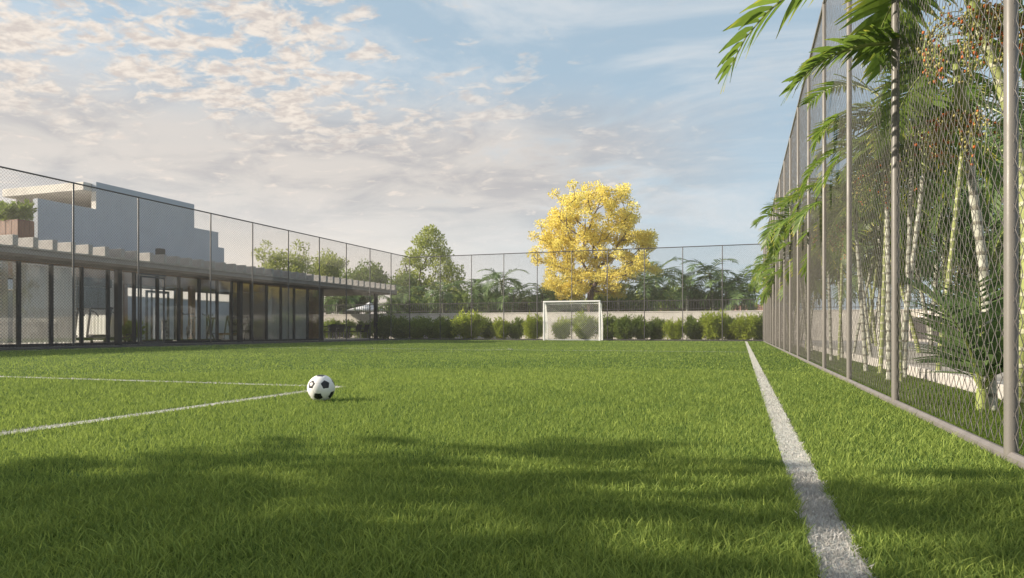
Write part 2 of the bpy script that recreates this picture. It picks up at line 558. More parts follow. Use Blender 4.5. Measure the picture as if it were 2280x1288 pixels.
bands = [  # count, r0, r1, power, segs, width, height
    (270000, 0.55, 2.6, 0.6, 3, 0.0017, 0.030),
    (400000, 2.6, 9.0, 1.4, 2, 0.0028, 0.028),
    (380000, 9.0, 42.0, 1.4, 1, 0.0095, 0.027),
]
acc = {}
for cnt, r0, r1, pw, seg, wd, ht in bands:
    x, y, rho = scatter(cnt, r0, r1, YAW - R(62), YAW + R(52), pw)
    ok = (x > XL + 0.03) & (x < 1.75) & (y < YB + 0.3) & (np.abs(x - XR) > 0.035)
    x, y, rho = x[ok], y[ok], rho[ok]
    n = len(x)
    wob = 0.004 * np.sin(y * 23) + 0.003 * np.sin(y * 61 + 1) + rng.normal(0, 0.004, n)
    wob2 = 0.004 * np.sin(x * 19) + rng.normal(0, 0.004, n)
    clump = soft_noise(x, y, 9, 3)
    big = soft_noise(x, y, 0.9, 5)
    h = ht * rng.uniform(0.45, 1.25, n) * (1 + 0.30 * clump)
    w = wd * rng.uniform(0.6, 1.3, n) * (rho / r0) ** 0.55
    tall = rng.random(n) < 0.07
    h = np.where(tall, h * 1.4, h)
    w = np.where(tall, w * 1.15, w)
    lean = rng.uniform(0.15, 1.15, n)
    tint = np.clip(rng.beta(2, 2.2, n) + 0.22 * big + 0.12 * clump, 0, 1)
    tint = np.where(tall, np.clip(tint + 0.35, 0, 1.25), tint)
    which = np.full(n, -1)
    for li, (ln, fn) in enumerate(LINES):
        which[fn(x + wob, y + wob2)] = li
    verge = (x > XR) & (which < 0)
    which[verge] = -2
    for li in np.unique(which):
        s_ = which == li
        hh = h[s_] * (0.55 if li >= 0 else 1.0)
        V, F, T = blade_mesh(x[s_], y[s_], hh, w[s_] * (1.15 if li >= 0 else 1), tint[s_], seg, lean[s_])
        acc.setdefault(int(li), []).append((V, F, T))
for li, parts_ in acc.items():
    off, Vs, Fs, Ts = 0, [], [], []
    for V, F, T in parts_:
        Vs.append(V); Fs.append(F + off); Ts.append(T); off += len(V)
    nm = 'grass' if li == -1 else ('verge_grass' if li == -2 else LINES[li][0])
    mt = M['grass'] if li == -1 else (M['grass_out'] if li == -2 else M['grass_white'])
    o = link_mesh(nm, np.concatenate(Vs), np.concatenate(Fs), mt, attrs={'tint': np.concatenate(Ts)})
    lab = {'grass': 'short green turf covering the whole pitch', 'verge_grass': 'grass verge strip outside the right fence'}.get(nm, 'white chalked grass blades of a pitch marking')
    tag(o, lab, 'grass', kind='stuff')


# ------------------------------------------------------------------ chain-link fences
def chain_panel(L, H, w, h, r, z0, skip=None):
    """vertical zig-zag wires in the plane y=0, along +x; returns V, F"""
    nw = int(L / (w / 2)); nj = int(H / (h / 2)) + 1
    i = np.arange(nw)[:, None]; j = np.arange(nj + 1)[None, :]
    odd = (i + j) % 2
    x = i * w / 2 + odd * w / 2 + rng.normal(0, w * 0.03, (nw, nj + 1))
    zc = z0 + j * h / 2 + np.zeros_like(x)
    zc = np.minimum(zc, z0 + H)
    y = np.where(odd == 0, r * 0.9, -r * 0.9) * 1.0 + rng.normal(0, r * 0.4, x.shape)
    P = np.stack([x, y, zc], -1)
    ang = np.array([0.5, 2.6, 4.7])
    offs = np.stack([np.cos(ang) * r, np.sin(ang) * r, np.zeros(3)], 1)
    V = (P[:, :, None, :] + offs[None, None]).reshape(-1, 3)
    base = (np.arange(nw)[:, None] * (nj + 1) + np.arange(nj)[None, :]).ravel() * 3
    F = []
    for k in range(3):
        k2 = (k + 1) % 3
        F.append(np.stack([base + k, base + k2, base + 3 + k2, base + 3 + k], 1))
    return V, np.concatenate(F, 0)


H = 4.62


def fence(name, p0, p1, posts, label, wire, pm, railm, wire_r, dia, rail_r=0.022, z0=0.05, top_m=None, kerb=None):
    p0, p1 = Vector(p0), Vector(p1)
    L = (p1 - p0).length
    root = empty(name, (p0.x, p0.y, 0), math.atan2(p1.y - p0.y, p1.x - p0.x))
    tag(root, label, 'fence')
    for t, r_ in posts:
        MB().tube([(t, 0, -0.05), (t, 0, H), (t, 0, H + 0.01)], [r_, r_, r_ * 0.8], 14).build('post', pm, root, True)
    MB().bar((0, 0, H - 0.01), (L, 0, H - 0.01), rail_r, 8).build('top_rail', top_m or railm, root, True)
    if kerb:
        MB().box(0, L, -kerb, kerb, -0.02, 0.036, 0.014).build('bottom_rail', railm, root)
    else:
        MB().box(0, L, -0.03, 0.03, 0.0, 0.075, 0.012).build('bottom_rail', railm, root)
    V, F = chain_panel(L, H - z0 - 0.02, dia, dia, wire_r, z0)
    link_mesh('wire_mesh', V, F, wire, root, smooth=True)
    return root


# right side
ys = [1.02 + 2.087 * k for k in range(17)]
ys = [v for v in ys if v < YB - 0.3] + [YB]
fence('chain_link_fence', (XR, -1.2, 0), (XR, YB, 0), [(v + 1.2, 0.024) for v in ys],
      'tall taupe chain-link fence along the right touchline with palms behind it', M['wire'], M['post'], M['rail'],
      0.0019, 0.088, kerb=0.020, top_m=M['post'])
# back
nb = 10
fence('chain_link_fence', (XL, YB, 0), (XR, YB, 0), [(i * (XR - XL) / nb, 0.022) for i in range(1, nb)],
      'tall grey chain-link fence across the far end behind the goal', M['wire_dark'], M['post_dark'], M['post_dark'],
      0.0040, 0.088)
# left, with its gate
lf = fence('chain_link_fence', (XL, 9.5, 0), (XL, YB, 0), [(Y_ - 9.5, 0.024) for Y_ in
           [YB - 2.16 * k for k in range(8)] + [16.26, 14.1, 11.95]],
           'tall grey chain-link fence along the left side in front of the glass gym', M['wire_dark'], M['post_dark'], M['post_dark'],
           0.0040, 0.088)
g = MB()
g0, g1, gt = 16.26 - 9.5 + 0.03, 17.26 - 9.5 + 0.03, 2.24
g.box(g0, g1, -0.03, 0.03, gt, gt + 0.05, 0.006)
for a_, b_, c_, d_ in ((g0 + 0.03, g0 + 0.08, 0.09, gt - 0.03), (g1 - 0.08, g1 - 0.03, 0.09, gt - 0.03)):
    g.box(a_, b_, -0.025, 0.025, c_, d_, 0.006)
g.box(g0 + 0.08, g1 - 0.08, -0.025, 0.025, gt - 0.08, gt - 0.03, 0.006)
g.box(g0 + 0.08, g1 - 0.08, -0.025, 0.025, 0.09, 0.14, 0.006)
gate = g.build('gate', M['post_dark'], lf)
MB().tube([(g1 - 0.1, -0.03, 1.0), (g1 - 0.1, -0.08, 1.0), (g1 - 0.22, -0.08, 1.0)], 0.012, 8).build('handle', M['grey_metal'], gate, True)
sheet('fence_footing', XL - 0.12, XL + 0.05, 2, YB, 0.012, M['concrete'])


# ------------------------------------------------------------------ football
def icosa():
    p = (1 + 5 ** 0.5) / 2
    v = np.array([(-1, p, 0), (1, p, 0), (-1, -p, 0), (1, -p, 0), (0, -1, p), (0, 1, p), (0, -1, -p), (0, 1, -p),
                  (p, 0, -1), (p, 0, 1), (-p, 0, -1), (-p, 0, 1)], float)
    f = [(0, 11, 5), (0, 5, 1), (0, 1, 7), (0, 7, 10), (0, 10, 11), (1, 5, 9), (5, 11, 4), (11, 10, 2), (10, 7, 6), (7, 1, 8),
         (3, 9, 4), (3, 4, 2), (3, 2, 6), (3, 6, 8), (3, 8, 9), (4, 9, 5), (2, 4, 11), (6, 2, 10), (8, 6, 7), (9, 8, 1)]
    return v / np.linalg.norm(v[0]), np.array(f)


iv, if_ = icosa()
s18, c18 = math.sin(YAW), math.cos(YAW)
Rv, Fv = np.array([c18, s18, 0]), np.array([-s18, c18, 0])
bd = 4.85
bu = (715 - 1140) / 1520
bpos = Fv * bd + Rv * bd * bu
view = np.array([bpos[0], bpos[1], 0.1 - 0.5]); view /= np.linalg.norm(view)
br = np.cross(view, [0, 0, 1]); br /= np.linalg.norm(br); bup = np.cross(br, view)
tgt = np.array([[.29, .27, .918], [-.69, .27, .67], [-.24, -.59, .77]])
tw = np.array([t[0] * br + t[1] * bup - t[2] * view for t in tgt])
best = None
for fa in if_:
    for perm in ((0, 1, 2), (1, 2, 0), (2, 0, 1)):
        src = iv[[fa[k] for k in perm]]
        Hm = src.T @ tw
        U, S, Vt = np.linalg.svd(Hm)
        D = np.diag([1, 1, np.sign(np.linalg.det(Vt.T @ U.T))])
        Rt = Vt.T @ D @ U.T
        e = np.sum((src @ Rt.T - tw) ** 2)
        if best is None or e < best[0]:
            best = (e, Rt)
pent = iv @ best[1].T
hexc = iv[if_].mean(1); hexc /= np.linalg.norm(hexc, axis=1)[:, None]; hexc = hexc @ best[1].T
import bmesh
bm = bmesh.new()
bmesh.ops.create_icosphere(bm, subdivisions=6, radius=1.0)
BV = np.array([v.co[:] for v in bm.verts]); BF = np.array([[v.index for v in f.verts] for f in bm.faces])
bm.free()
allc = np.concatenate([pent / 2.3274, hexc / 2.2673])
sc_ = BV @ allc.T
srt = np.sort(sc_, 1)
gap = srt[:, -1] - srt[:, -2]
depth = np.clip(1 - gap / 0.007, 0, 1) ** 1.5
cent = BV[BF].mean(1); cent /= np.linalg.norm(cent, axis=1)[:, None]
mi = (np.argmax(cent @ allc.T, 1) < 12).astype(int)
BR = 0.096
ball = link_mesh('football', BV * (BR * (1 - 0.022 * depth))[:, None], BF, [M['ball_white'], M['ball_black']], smooth=True, mi=mi)
ball.location = (bpos[0], bpos[1], BR - 0.004)
tag(ball, 'white football with black pentagon panels resting on the turf at the box corner', 'football')

# ------------------------------------------------------------------ far goal
gx0, gx1, gy, gh = -9.53, -6.66, 33.45, 1.93
goal = empty('football_goal', ((gx0 + gx1) / 2, gy, 0))
tag(goal, 'white framed goal with white net at the far end of the pitch', 'goal')
hw = (gx1 - gx0) / 2
for sx in (-1, 1):
    MB().box(sx * hw - 0.04, sx * hw + 0.04, -0.04, 0.04, 0, gh, 0.015).build('goal_post', M['white_metal'], goal)
    MB().tube([(sx * hw, 0.04, gh - 0.03), (sx * hw, 0.30, gh - 0.03), (sx * hw, 0.38, gh - 0.12), (sx * hw, 0.80, 0.03)], 0.026, 8).build('net_support', M['white_metal'], goal, True)
MB().box(-hw - 0.04, hw + 0.04, -0.042, 0.042, gh, gh + 0.08, 0.015).build('crossbar', M['white_metal'], goal)
MB().bar((-hw, 0.8, 0.03), (hw, 0.8, 0.03), 0.022).build('back_bar', M['white_metal'], goal, True)


def net_patch(P00, P10, P01, P11, nu, nv, r=0.0055):
    """hexagonal-looking cord net: zig-zag cords between two edges"""
    P00, P10, P01, P11 = [np.array(p, float) for p in (P00, P10, P01, P11)]
    nrm = np.cross(P10 - P00, P01 - P00); nrm /= np.linalg.norm(nrm)
    ux = (P10 - P00) / np.linalg.norm(P10 - P00)
    i = np.arange(nu)[:, None]; j = np.arange(nv + 1)[None, :]
    u = (i + ((i + j) % 2) * 1.0) / nu; v = j / nv + np.zeros_like(u)
    P = (P00 * ((1 - u) * (1 - v))[..., None] + P10 * (u * (1 - v))[..., None] + P01 * ((1 - u) * v)[..., None] + P11 * (u * v)[..., None])
    sag = np.sin(np.pi * v) * 0.05
    P = P + nrm * sag[..., None]
    ang = np.array([0.5, 2.6, 4.7])
    offs = np.stack([np.cos(a) * ux * r + np.sin(a) * nrm * r for a in ang])
    V = (P[:, :, None, :] + offs[None, None]).reshape(-1, 3)
    base = (np.arange(nu)[:, None] * (nv + 1) + np.arange(nv)[None, :]).ravel() * 3
    F = np.concatenate([np.stack([base + k, base + (k + 1) % 3, base + 3 + (k + 1) % 3, base + 3 + k], 1) for k in range(3)])
    return V, F


pv, pf, off = [], [], 0
for args in (((-hw, 0.80, 0.03), (hw, 0.80, 0.03), (-hw, 0.34, gh - 0.06), (hw, 0.34, gh - 0.06), 52, 34),
             ((-hw, 0.34, gh - 0.05), (hw, 0.34, gh - 0.05), (-hw, 0.0, gh), (hw, 0.0, gh), 52, 7),
             ((-hw, 0.0, 0.02), (-hw, 0.8, 0.03), (-hw, 0.0, gh), (-hw, 0.36, gh - 0.05), 14, 34),
             ((hw, 0.0, 0.02), (hw, 0.8, 0.03), (hw, 0.0, gh), (hw, 0.36, gh - 0.05), 14, 34)):
    V, F = net_patch(*args); pv.append(V); pf.append(F + off); off += len(V)
link_mesh('net', np.concatenate(pv), np.concatenate(pf), M['net'], goal)
goal['label'] = 'white framed goal with white net at the far end of the pitch'

# ------------------------------------------------------------------ glass gym pavilion (low building)
FX = -20.8           # glass line
EX = -20.0           # roof edge
gym = empty('gym_pavilion', (FX, 24, 0))
tag(gym, 'low glass-fronted gym building with a grey roof of many cross beams', 'building')


def gpart(mb, name, m, smooth=False, parent=None):
    """build in world coordinates, parent to the pavilion at its base"""
    o = mb.build(name, m, parent or gym, smooth)
    o.data.transform(Matrix.Translation((-FX, -24, 0)))
    return o


ZR = 2.92
RY0, RY1 = 6.0, 37.4
roof = gpart(MB().box(-26.8, EX, RY0, RY1, 2.76, ZR, 0.01), 'roof', M['slab'])
gpart(MB().box(EX - 0.06, EX + 0.06, RY0, RY1, ZR + 0.002, ZR + 0.045), 'drip_edge', M['concrete'], parent=roof)
sf = MB()
yv = RY0 + 0.1
while yv < 30.6:
    sf.box(FX - 0.1, EX - 0.03, yv, yv + 0.055, 2.66, 2.757); yv += 0.13
sf.box(EX - 0.03, EX - 0.002, RY0, RY1, 2.68, 2.757)
sf.box(-26.7, EX - 0.04, 30.75, RY1 - 0.1, 2.70, 2.757)
gpart(sf, 'soffit', M['soffit'])
k = 0
yb = 14.06 - 0.602 * 13
beam_mesh = None
while yb < 37.2:
    mb = MB().box(-23.6, EX + 0.10, yb, yb + 0.16, ZR + 0.05, ZR + 0.36, 0.008)
    if beam_mesh is None:
        b0 = gpart(mb, 'roof_beam', M['beam']); beam_mesh = b0; by0 = yb
    else:
        b1 = beam_mesh.copy(); COL.objects.link(b1); b1.location.y = yb - by0; b1.parent = gym
    yb += 0.602
gpart(MB().box(-23.6, -23.45, RY0, RY1 - 0.2, ZR + 0.361, ZR + 0.50), 'parapet', M['beam'])
# floor, back wall with openings, ends, inner ceiling
gpart(MB().box(-26.7, FX - 0.05, RY0, 37.2, -0.02, 0.06), 'floor', M['floor'])
gpart(MB().box(-26.6, FX - 0.12, RY0 + 0.1, 30.6, 2.60, 2.655), 'ceiling', M['wood'])
bwX = -26.2
ops = [(8.0, 12.0), (12.4, 16.4), (16.9, 20.6), (21.1, 23.2), (23.6, 26.4), (26.8, 30.2), (30.9, 36.9)]
w_ = MB()
prev = RY0
for a_, b_ in ops:
    w_.box(bwX - 0.12, bwX, prev, a_, 0.06, 2.595)
    prev = b_
    if a_ < 30:
        w_.box(bwX - 0.12, bwX, a_, b_, 2.5, 2.595)
gpart(w_, 'back_wall', M['inner_wall'])
for a_, b_ in ops[:-1]:
    fr = MB()
    fr.box(bwX - 0.09, bwX - 0.03, a_, a_ + 0.05, 0.06, 2.5); fr.box(bwX - 0.09, bwX - 0.03, b_ - 0.05, b_, 0.06, 2.5)
    fr.box(bwX - 0.09, bwX - 0.03, (a_ + b_) / 2 - 0.03, (a_ + b_) / 2 + 0.03, 0.06, 2.45)
    fr.box(bwX - 0.09, bwX - 0.03, a_ + 0.05, b_ - 0.05, 2.45, 2.5)
    gpart(fr, 'rear_window_frame', M['mullion'])
for a_, b_ in ((20.62, 21.08), (23.22, 23.58), (26.42, 26.78)):
    gpart(MB().box(bwX + 0.003, bwX + 0.06, a_, b_, 0.07, 2.59, 0.004), 'amber_wood_panel', M['wood'])  # added strips: their amber colour stands in for the reflection in the glass
gpart(MB().box(-26.2, FX - 0.15, 30.6, 30.72, 0.06, 2.595), 'end_wall', M['inner_wall'])
gpart(MB().box(-24.6, -24.4, 25.5, 25.75, 0.06, 2.595), 'wood_column', M['wood'])
gpart(MB().box(FX - 0.8, FX - 0.10, 30.30, 30.56, 0.06, 2.595), 'amber_wood_panel', M['wood'])
# facade: mullions, panes, thick posts, transom
mull_y = [14.87 - 1.035 * k for k in range(8, 0, -1)] + [14.87, 15.9, 16.95, 17.95, 19.02, 20.06, 21.09, 22.14, 23.14, 24.0, 25.23, 26.27, 27.31, 28.32, 29.42]
thick = [6.1, 12.2, 18.36, 24.51, 30.62]
for y_ in mull_y:
    gpart(MB().box(FX - 0.05, FX + 0.05, y_ - 0.05, y_ + 0.05, 0.10, 2.62, 0.004), 'mullion', M['mullion'])
for y_ in thick + [35.7]:
    gpart(MB().box(FX - 0.09 + (0.3 if y_ > 35 else 0), FX + 0.09 + (0.3 if y_ > 35 else 0), y_ - 0.09, y_ + 0.09, 0.0, 2.757 if y_ > 35 else 2.655, 0.005), 'steel_column', M['mullion'])
gpart(MB().box(FX - 0.06, FX + 0.06, RY0, 30.6, 0.02, 0.099), 'sill', M['mullion'])
alln = sorted(mull_y + thick)
for a_, b_ in zip(alln[:-1], alln[1:]):
    gpart(MB().box(FX - 0.008, FX + 0.008, a_ + 0.06, b_ - 0.06, 0.10, 2.62), 'glass_pane', M['glass'])


def curtain(name, x, y0, y1, z0, z1, label, amp=0.05, per=0.16):
    n = int((y1 - y0) / 0.02)
    yy = np.linspace(y0, y1, n)
    xx = x + amp * np.sin(yy * 2 * np.pi / per + 0.8 * np.sin(yy * 3)) * (0.7 + 0.3 * np.sin(yy * 5.3))
    V = np.concatenate([np.stack([xx, yy, np.full(n, z0)], 1), np.stack([xx, yy, np.full(n, z1)], 1)])
    i = np.arange(n - 1)
    F = np.stack([i, i + 1, n + i + 1, n + i], 1)
    o = link_mesh(name, V - np.array([x, (y0 + y1) / 2, 0]), F, M['curtain'], smooth=True, attrs={'tint': rng.random(len(V)) * 0.3 + 0.4})
    o.location = (x, (y0 + y1) / 2, 0)
    return tag(o, label, 'curtain')


curtain('curtain', -21.15, 10.6, 14.8, 0.08, 2.58, 'pleated white curtain behind the leftmost visible gym panes')
curtain('curtain', -21.15, 14.95, 17.0, 0.08, 2.58, 'pleated white curtain left of the treadmills')
curtain('curtain', -24.45, 17.6, 21.8, 0.08, 2.58, 'pleated white curtain behind the treadmills and the dark screen')
curtain('curtain', -21.2, 26.75, 29.95, 0.08, 2.58, 'pleated white curtain at the far right end of the gym')

# hanging screen and blind above the treadmills
tv = empty('wall_screen', (-24.2, 19.85, 1.40))
tag(tv, 'large dark screen hanging above the treadmills inside the gym', 'screen')
MB().box(-0.04, 0.04, -0.92, 0.92, 0.05, 0.82, 0.02).build('panel', M['screen'], tv)
MB().box(-0.03, 0.03, -0.62, 0.62, -0.02, 0.05, 0.01).build('speaker_bar', M['black'], tv)
bl = tag(MB().box(-0.03, 0.03, -1.25, 1.25, 0, 0.34, 0.01).build('roller_blind', M['blind']), 'grey roller blind half lowered above the dark screen', 'blind')
bl.location = (-24.25, 19.85, 2.24)


# treadmills, bikes and gym kit
def treadmill(loc, rz, label):
    r_ = empty('treadmill', loc, rz)
    tag(r_, label, 'treadmill', 'treadmills in the gym')
    MB().box(-0.38, 0.38, -0.85, 0.75, 0.10, 0.20, 0.03).build('deck', M['black'], r_)
    MB().box(-0.24, 0.24, -0.80, 0.45, 0.202, 0.212).build('belt', M['floor'], r_)
    MB().box(-0.36, 0.36, 0.40, 0.85, 0.202, 0.30, 0.04).build('motor_cover', M['grey_metal'], r_)
    for sx in (-1, 1):
        MB().tube([(sx * 0.36, 0.75, 0.2), (sx * 0.36, 0.45, 1.25), (sx * 0.36, 0.38, 1.32)], [0.045, 0.04, 0.035], 8).build('upright', M['black'], r_, True)
        MB().tube([(sx * 0.33, 0.42, 1.18), (sx * 0.34, 0.05, 1.10), (sx * 0.34, -0.15, 0.98)], 0.028, 8).build('handrail', M['black'], r_, True)
        MB().box(sx * 0.36 - 0.03, sx * 0.36 + 0.03, -0.75, -0.65, 0, 0.10, 0.01).build('foot', M['black'], r_)
    MB().box(-0.40, 0.40, 0.30, 0.48, 1.24, 1.34, 0.03).build('console', M['black'], r_)
    MB().add([(-0.3, 0.40, 1.34), (0.3, 0.40, 1.34), (0.3, 0.55, 1.62), (-0.3, 0.55, 1.62), (-0.3, 0.45, 1.31), (0.3, 0.45, 1.31), (0.3, 0.60, 1.60), (-0.3, 0.60, 1.60)],
             [(0, 1, 2, 3), (5, 4, 7, 6), (0, 4, 5, 1), (3, 2, 6, 7), (1, 5, 6, 2), (0, 3, 7, 4)]).build('display', M['black'], r_)
    return r_


treadmill((-22.35, 17.85, 0.06), R(72), 'black treadmill on the left, beside the white curtain')
treadmill((-22.5, 19.35, 0.06), R(72), 'black treadmill on the right, beside the thick dark column')


def bike(loc, rz, label):
    r_ = empty('exercise_bike', loc, rz)
    tag(r_, label, 'exercise bike', 'exercise bikes in the gym')
    a = [(0.25 * math.cos(t), 0.42 + 0.25 * math.sin(t)) for t in np.linspace(0, 2 * math.pi, 25)]
    MB().tube([(0.0, 0.45 + p[0], p[1]) for p in a], 0.025, 6).add([(0.012, 0.45 + 0.22 * math.cos(t), 0.42 + 0.22 * math.sin(t)) for t in np.linspace(0, 2 * math.pi, 16, endpoint=False)],
                                                               [tuple(range(16))]).build('flywheel', M['grey_metal'], r_, True)
    f = MB(); f.tube([(0, 0.45, 0.42), (0, 0.0, 0.35), (0, -0.25, 0.95)], 0.035, 8); f.tube([(0, 0.0, 0.35), (0, 0.38, 1.1)], 0.035, 8)
    f.bar((-0.28, 0.6, 0.04), (0.28, 0.6, 0.04), 0.035); f.bar((-0.28, -0.45, 0.04), (0.28, -0.45, 0.04), 0.035)
    f.bar((0, 0.6, 0.04), (0, 0.45, 0.42), 0.035); f.bar((0, -0.45, 0.04), (0, 0.0, 0.35), 0.035)
    f.build('frame', M['black'], r_, True)
    MB().box(-0.10, 0.10, -0.42, -0.14, 0.95, 1.02, 0.03).build('saddle', M['black'], r_)
    MB().tube([(-0.22, 0.52, 1.2), (-0.2, 0.38, 1.14), (0.2, 0.38, 1.14), (0.22, 0.52, 1.2)], 0.02, 8).build('handlebar', M['black'], r_, True)
    for sx in (-1, 1):
        MB().box(sx * 0.16 - 0.05, sx * 0.16 + 0.05, -0.02 + sx * 0.12, 0.06 + sx * 0.12, 0.30, 0.33, 0.008).build('pedal', M['black'], r_)
    return r_


bike((-22.0, 23.0, 0.06), R(60), 'black exercise bike with a grey flywheel, nearer the gate')
bike((-22.2, 24.35, 0.06), R(60), 'black exercise bike with a grey flywheel, nearer the thick column')
bench = empty('bench', (-21.9, 25.0, 0.06), R(90))
tag(bench, 'low wooden bench with orange-brown top inside the gym', 'bench')
MB().box(-0.5, 0.5, -0.16, 0.16, 0.26, 0.34, 0.01).build('seat', M['wood'], bench)
for sx in (-0.4, 0.4):
    MB().box(sx - 0.03, sx + 0.03, -0.14, 0.14, 0, 0.258, 0.005).build('leg', M['grey_metal'], bench)
rack = empty('dumbbell_rack', (-22.6, 26.6, 0.06), R(90))
tag(rack, 'black dumbbell rack with sloping shelves beside the right curtain', 'weight rack')
f = MB()
for sx in (-0.7, 0.7):
    f.tube([(sx, -0.25, 0), (sx, 0.1, 1.1)], 0.03, 6); f.tube([(sx, 0.3, 0), (sx, 0.1, 1.1)], 0.03, 6)
f.build('frame', M['black'], rack, True)
for zc, yc in ((0.35, -0.12), (0.7, 0.0), (1.02, 0.1)):
    MB().box(-0.7, 0.7, yc - 0.12, yc + 0.10, zc, zc + 0.025).build('shelf', M['black'], rack)
    d = MB()
    for q in range(7):
        xq = -0.58 + q * 0.19
        d.bar((xq, yc - 0.10, zc + 0.085), (xq, yc + 0.08, zc + 0.085), 0.014)
        d.bar((xq, yc - 0.13, zc + 0.085), (xq, yc - 0.05, zc + 0.085), 0.055); d.bar((xq, yc + 0.03, zc + 0.085), (xq, yc + 0.10, zc + 0.085), 0.055)
    tag(d.build('dumbbell_row', M['black'], rack, True))
cab = empty('cable_machine', (-23.0, 22.2, 0.06), R(90))
tag(cab, 'grey cable machine with a weight stack and high pulley in the gym', 'gym machine')
f = MB()
for sx in (-0.55, 0.55):
    f.box(sx - 0.04, sx + 0.04, -0.04, 0.04, 0, 2.1, 0.01)
f.box(-0.51, 0.51, -0.04, 0.04, 2.0, 2.1, 0.01); f.box(-0.51, 0.51, -0.3, 0.3, 0, 0.08, 0.01)
f.build('frame', M['black'], cab)
MB().box(0.28, 0.48, -0.1, 0.1, 0.1, 0.9, 0.01).build('weight_stack', M['grey_metal'], cab)
MB().bar((-0.3, -0.08, 1.55), (0.3, -0.08, 1.55), 0.018).build('pull_bar', M['grey_metal'], cab, True)
pl = empty('potted_plant', (-22.2, 20.2, 0.06))
tag(pl, 'leafy green plant in a dark round pot inside the gym left of the gate', 'potted plant')

# ------------------------------------------------------------------ upper building with terrace
UX = -24.0
up = empty('stepped_building', (UX, 22, 0))
tag(up, 'blue-grey rendered building with stepped top and roofed terrace behind the gym', 'building')


def upart(mb, name, m, parent=None):
    o = mb.build(name, m, parent or up)
    o.data.transform(Matrix.Translation((-UX, -22, 0)))
    return o


yA, yT, yC, yD, yE = 17.85, 20.2, 25.27, 26.8, 27.2
zP, zT, zS1, zS2 = 5.27, 6.35, 5.27, 4.55
wbuild = MB()
wbuild.box(UX - 0.25, UX, yA, yT, 2.93, zP, 0.01)               # terrace parapet
XW = -28.4
wbuild.box(UX - 0.25, UX, yT + 0.002, yC, zP - 1.2, zT, 0.01)
wbuild.box(UX - 0.25, UX, yT + 0.002, yC, 2.93, zP - 1.2)
wbuild.box(XW, UX - 0.252, 22.8, yC, 2.93, zT - 0.01, 0.01)
wbuild.box(XW, UX - 0.002, yC + 0.002, yD, 2.93, zS1, 0.01)
wbuild.box(XW + .5, UX - 0.004, yD + 0.002, yE, 2.93, zS2, 0.01)
upart(wbuild, 'wall', M['render_wall'])
upart(MB().box(XW, UX - 0.252, yA + 0.1, 22.79, 2.93, 4.3), 'terrace_floor', M['paving'])
upart(MB().box(XW - 0.3, UX - 0.255, 19.85, 22.79, 5.98, 6.30, 0.01), 'canopy', M['white_wall'])
upart(MB().box(UX - 0.245, UX - 0.005, yT - 0.012, yT, zP, 5.97), 'sunlit_wall_end', M['white_wall'])  # thin pale skin on the side wall's end, sunlit tone put into its colour
upart(MB().box(XW, XW + 0.25, yT, 22.78, 4.302, 5.975), 'side_wall', M['white_wall'])
upart(MB().box(XW + 0.26, UX - 0.26, 22.70, 22.78, 4.302, 5.975), 'terrace_wall', M['white_wall'])
for xa, xb in ((-25.3, -24.5), (-26.9, -25.6), (-28.0, -27.1)):
    wf = upart(MB().box(xa, xb, 22.66, 22.697, 4.32, 5.72, 0.004), 'window', M['white_metal'])
    upart(MB().box(xa + 0.08, xb - 0.08, 22.64, 22.658, 4.42, 5.64), 'pane', M['screen'], parent=wf)
# neighbour block at the far left edge
lb = tag(MB().box(-3.5, 3.5, -2.5, 2.5, -0.03, 6.3, 0.01).build('rooftop_block', M['render_wall']), 'plain blue-grey block at the left edge beyond the planter', 'building')
lb.location = (-37.0, 24.5, 0)

# planter with plants on the roof
plx0, plx1, ply0, ply1 = -25.6, -23.0, 16.42, 16.99
pt = empty('roof_planter', ((plx0 + plx1) / 2, (ply0 + ply1) / 2, 2.92))
tag(pt, 'red-brown wooden planter box on the gym roof full of leafy green plants', 'planter')
hx, hy = (plx1 - plx0) / 2, (ply1 - ply0) / 2
b = MB()
nxp = 9
for i in range(nxp):
    xa = -hx + i * 2 * hx / nxp
    b.box(xa + 0.006, xa + 2 * hx / nxp - 0.006, -hy, -hy + 0.04, 0, 1.33, 0.006)
for i in range(3):
    ya = -hy + 0.042 + i * (2 * hy - 0.042) / 3
    b.box(hx - 0.04, hx, ya + 0.004, ya + (2 * hy - 0.042) / 3 - 0.004, 0, 1.33, 0.006)
b.box(-hx + 0.01, hx - 0.042, -hy + 0.042, hy, 0, 1.28)
b.build('box', M['plank'], pt)

# roof floodlight
fl = empty('floodlight', (-22.0, Ypx(357, -22.0), ZR))
tag(fl, 'small black floodlight box standing on the gym roof beams', 'floodlight')
MB().box(-0.12, 0.12, -0.15, 0.15, 0.55, 0.86, 0.02).build('housing', M['black'], fl)
MB().tube([(0, -0.17, 0.7), (0, -0.17, 0.42), (0, 0.17, 0.42), (0, 0.17, 0.7)], 0.015, 6).bar((0, 0, 0), (0, 0, 0.42), 0.02, 6).build('bracket', M['black'], fl)


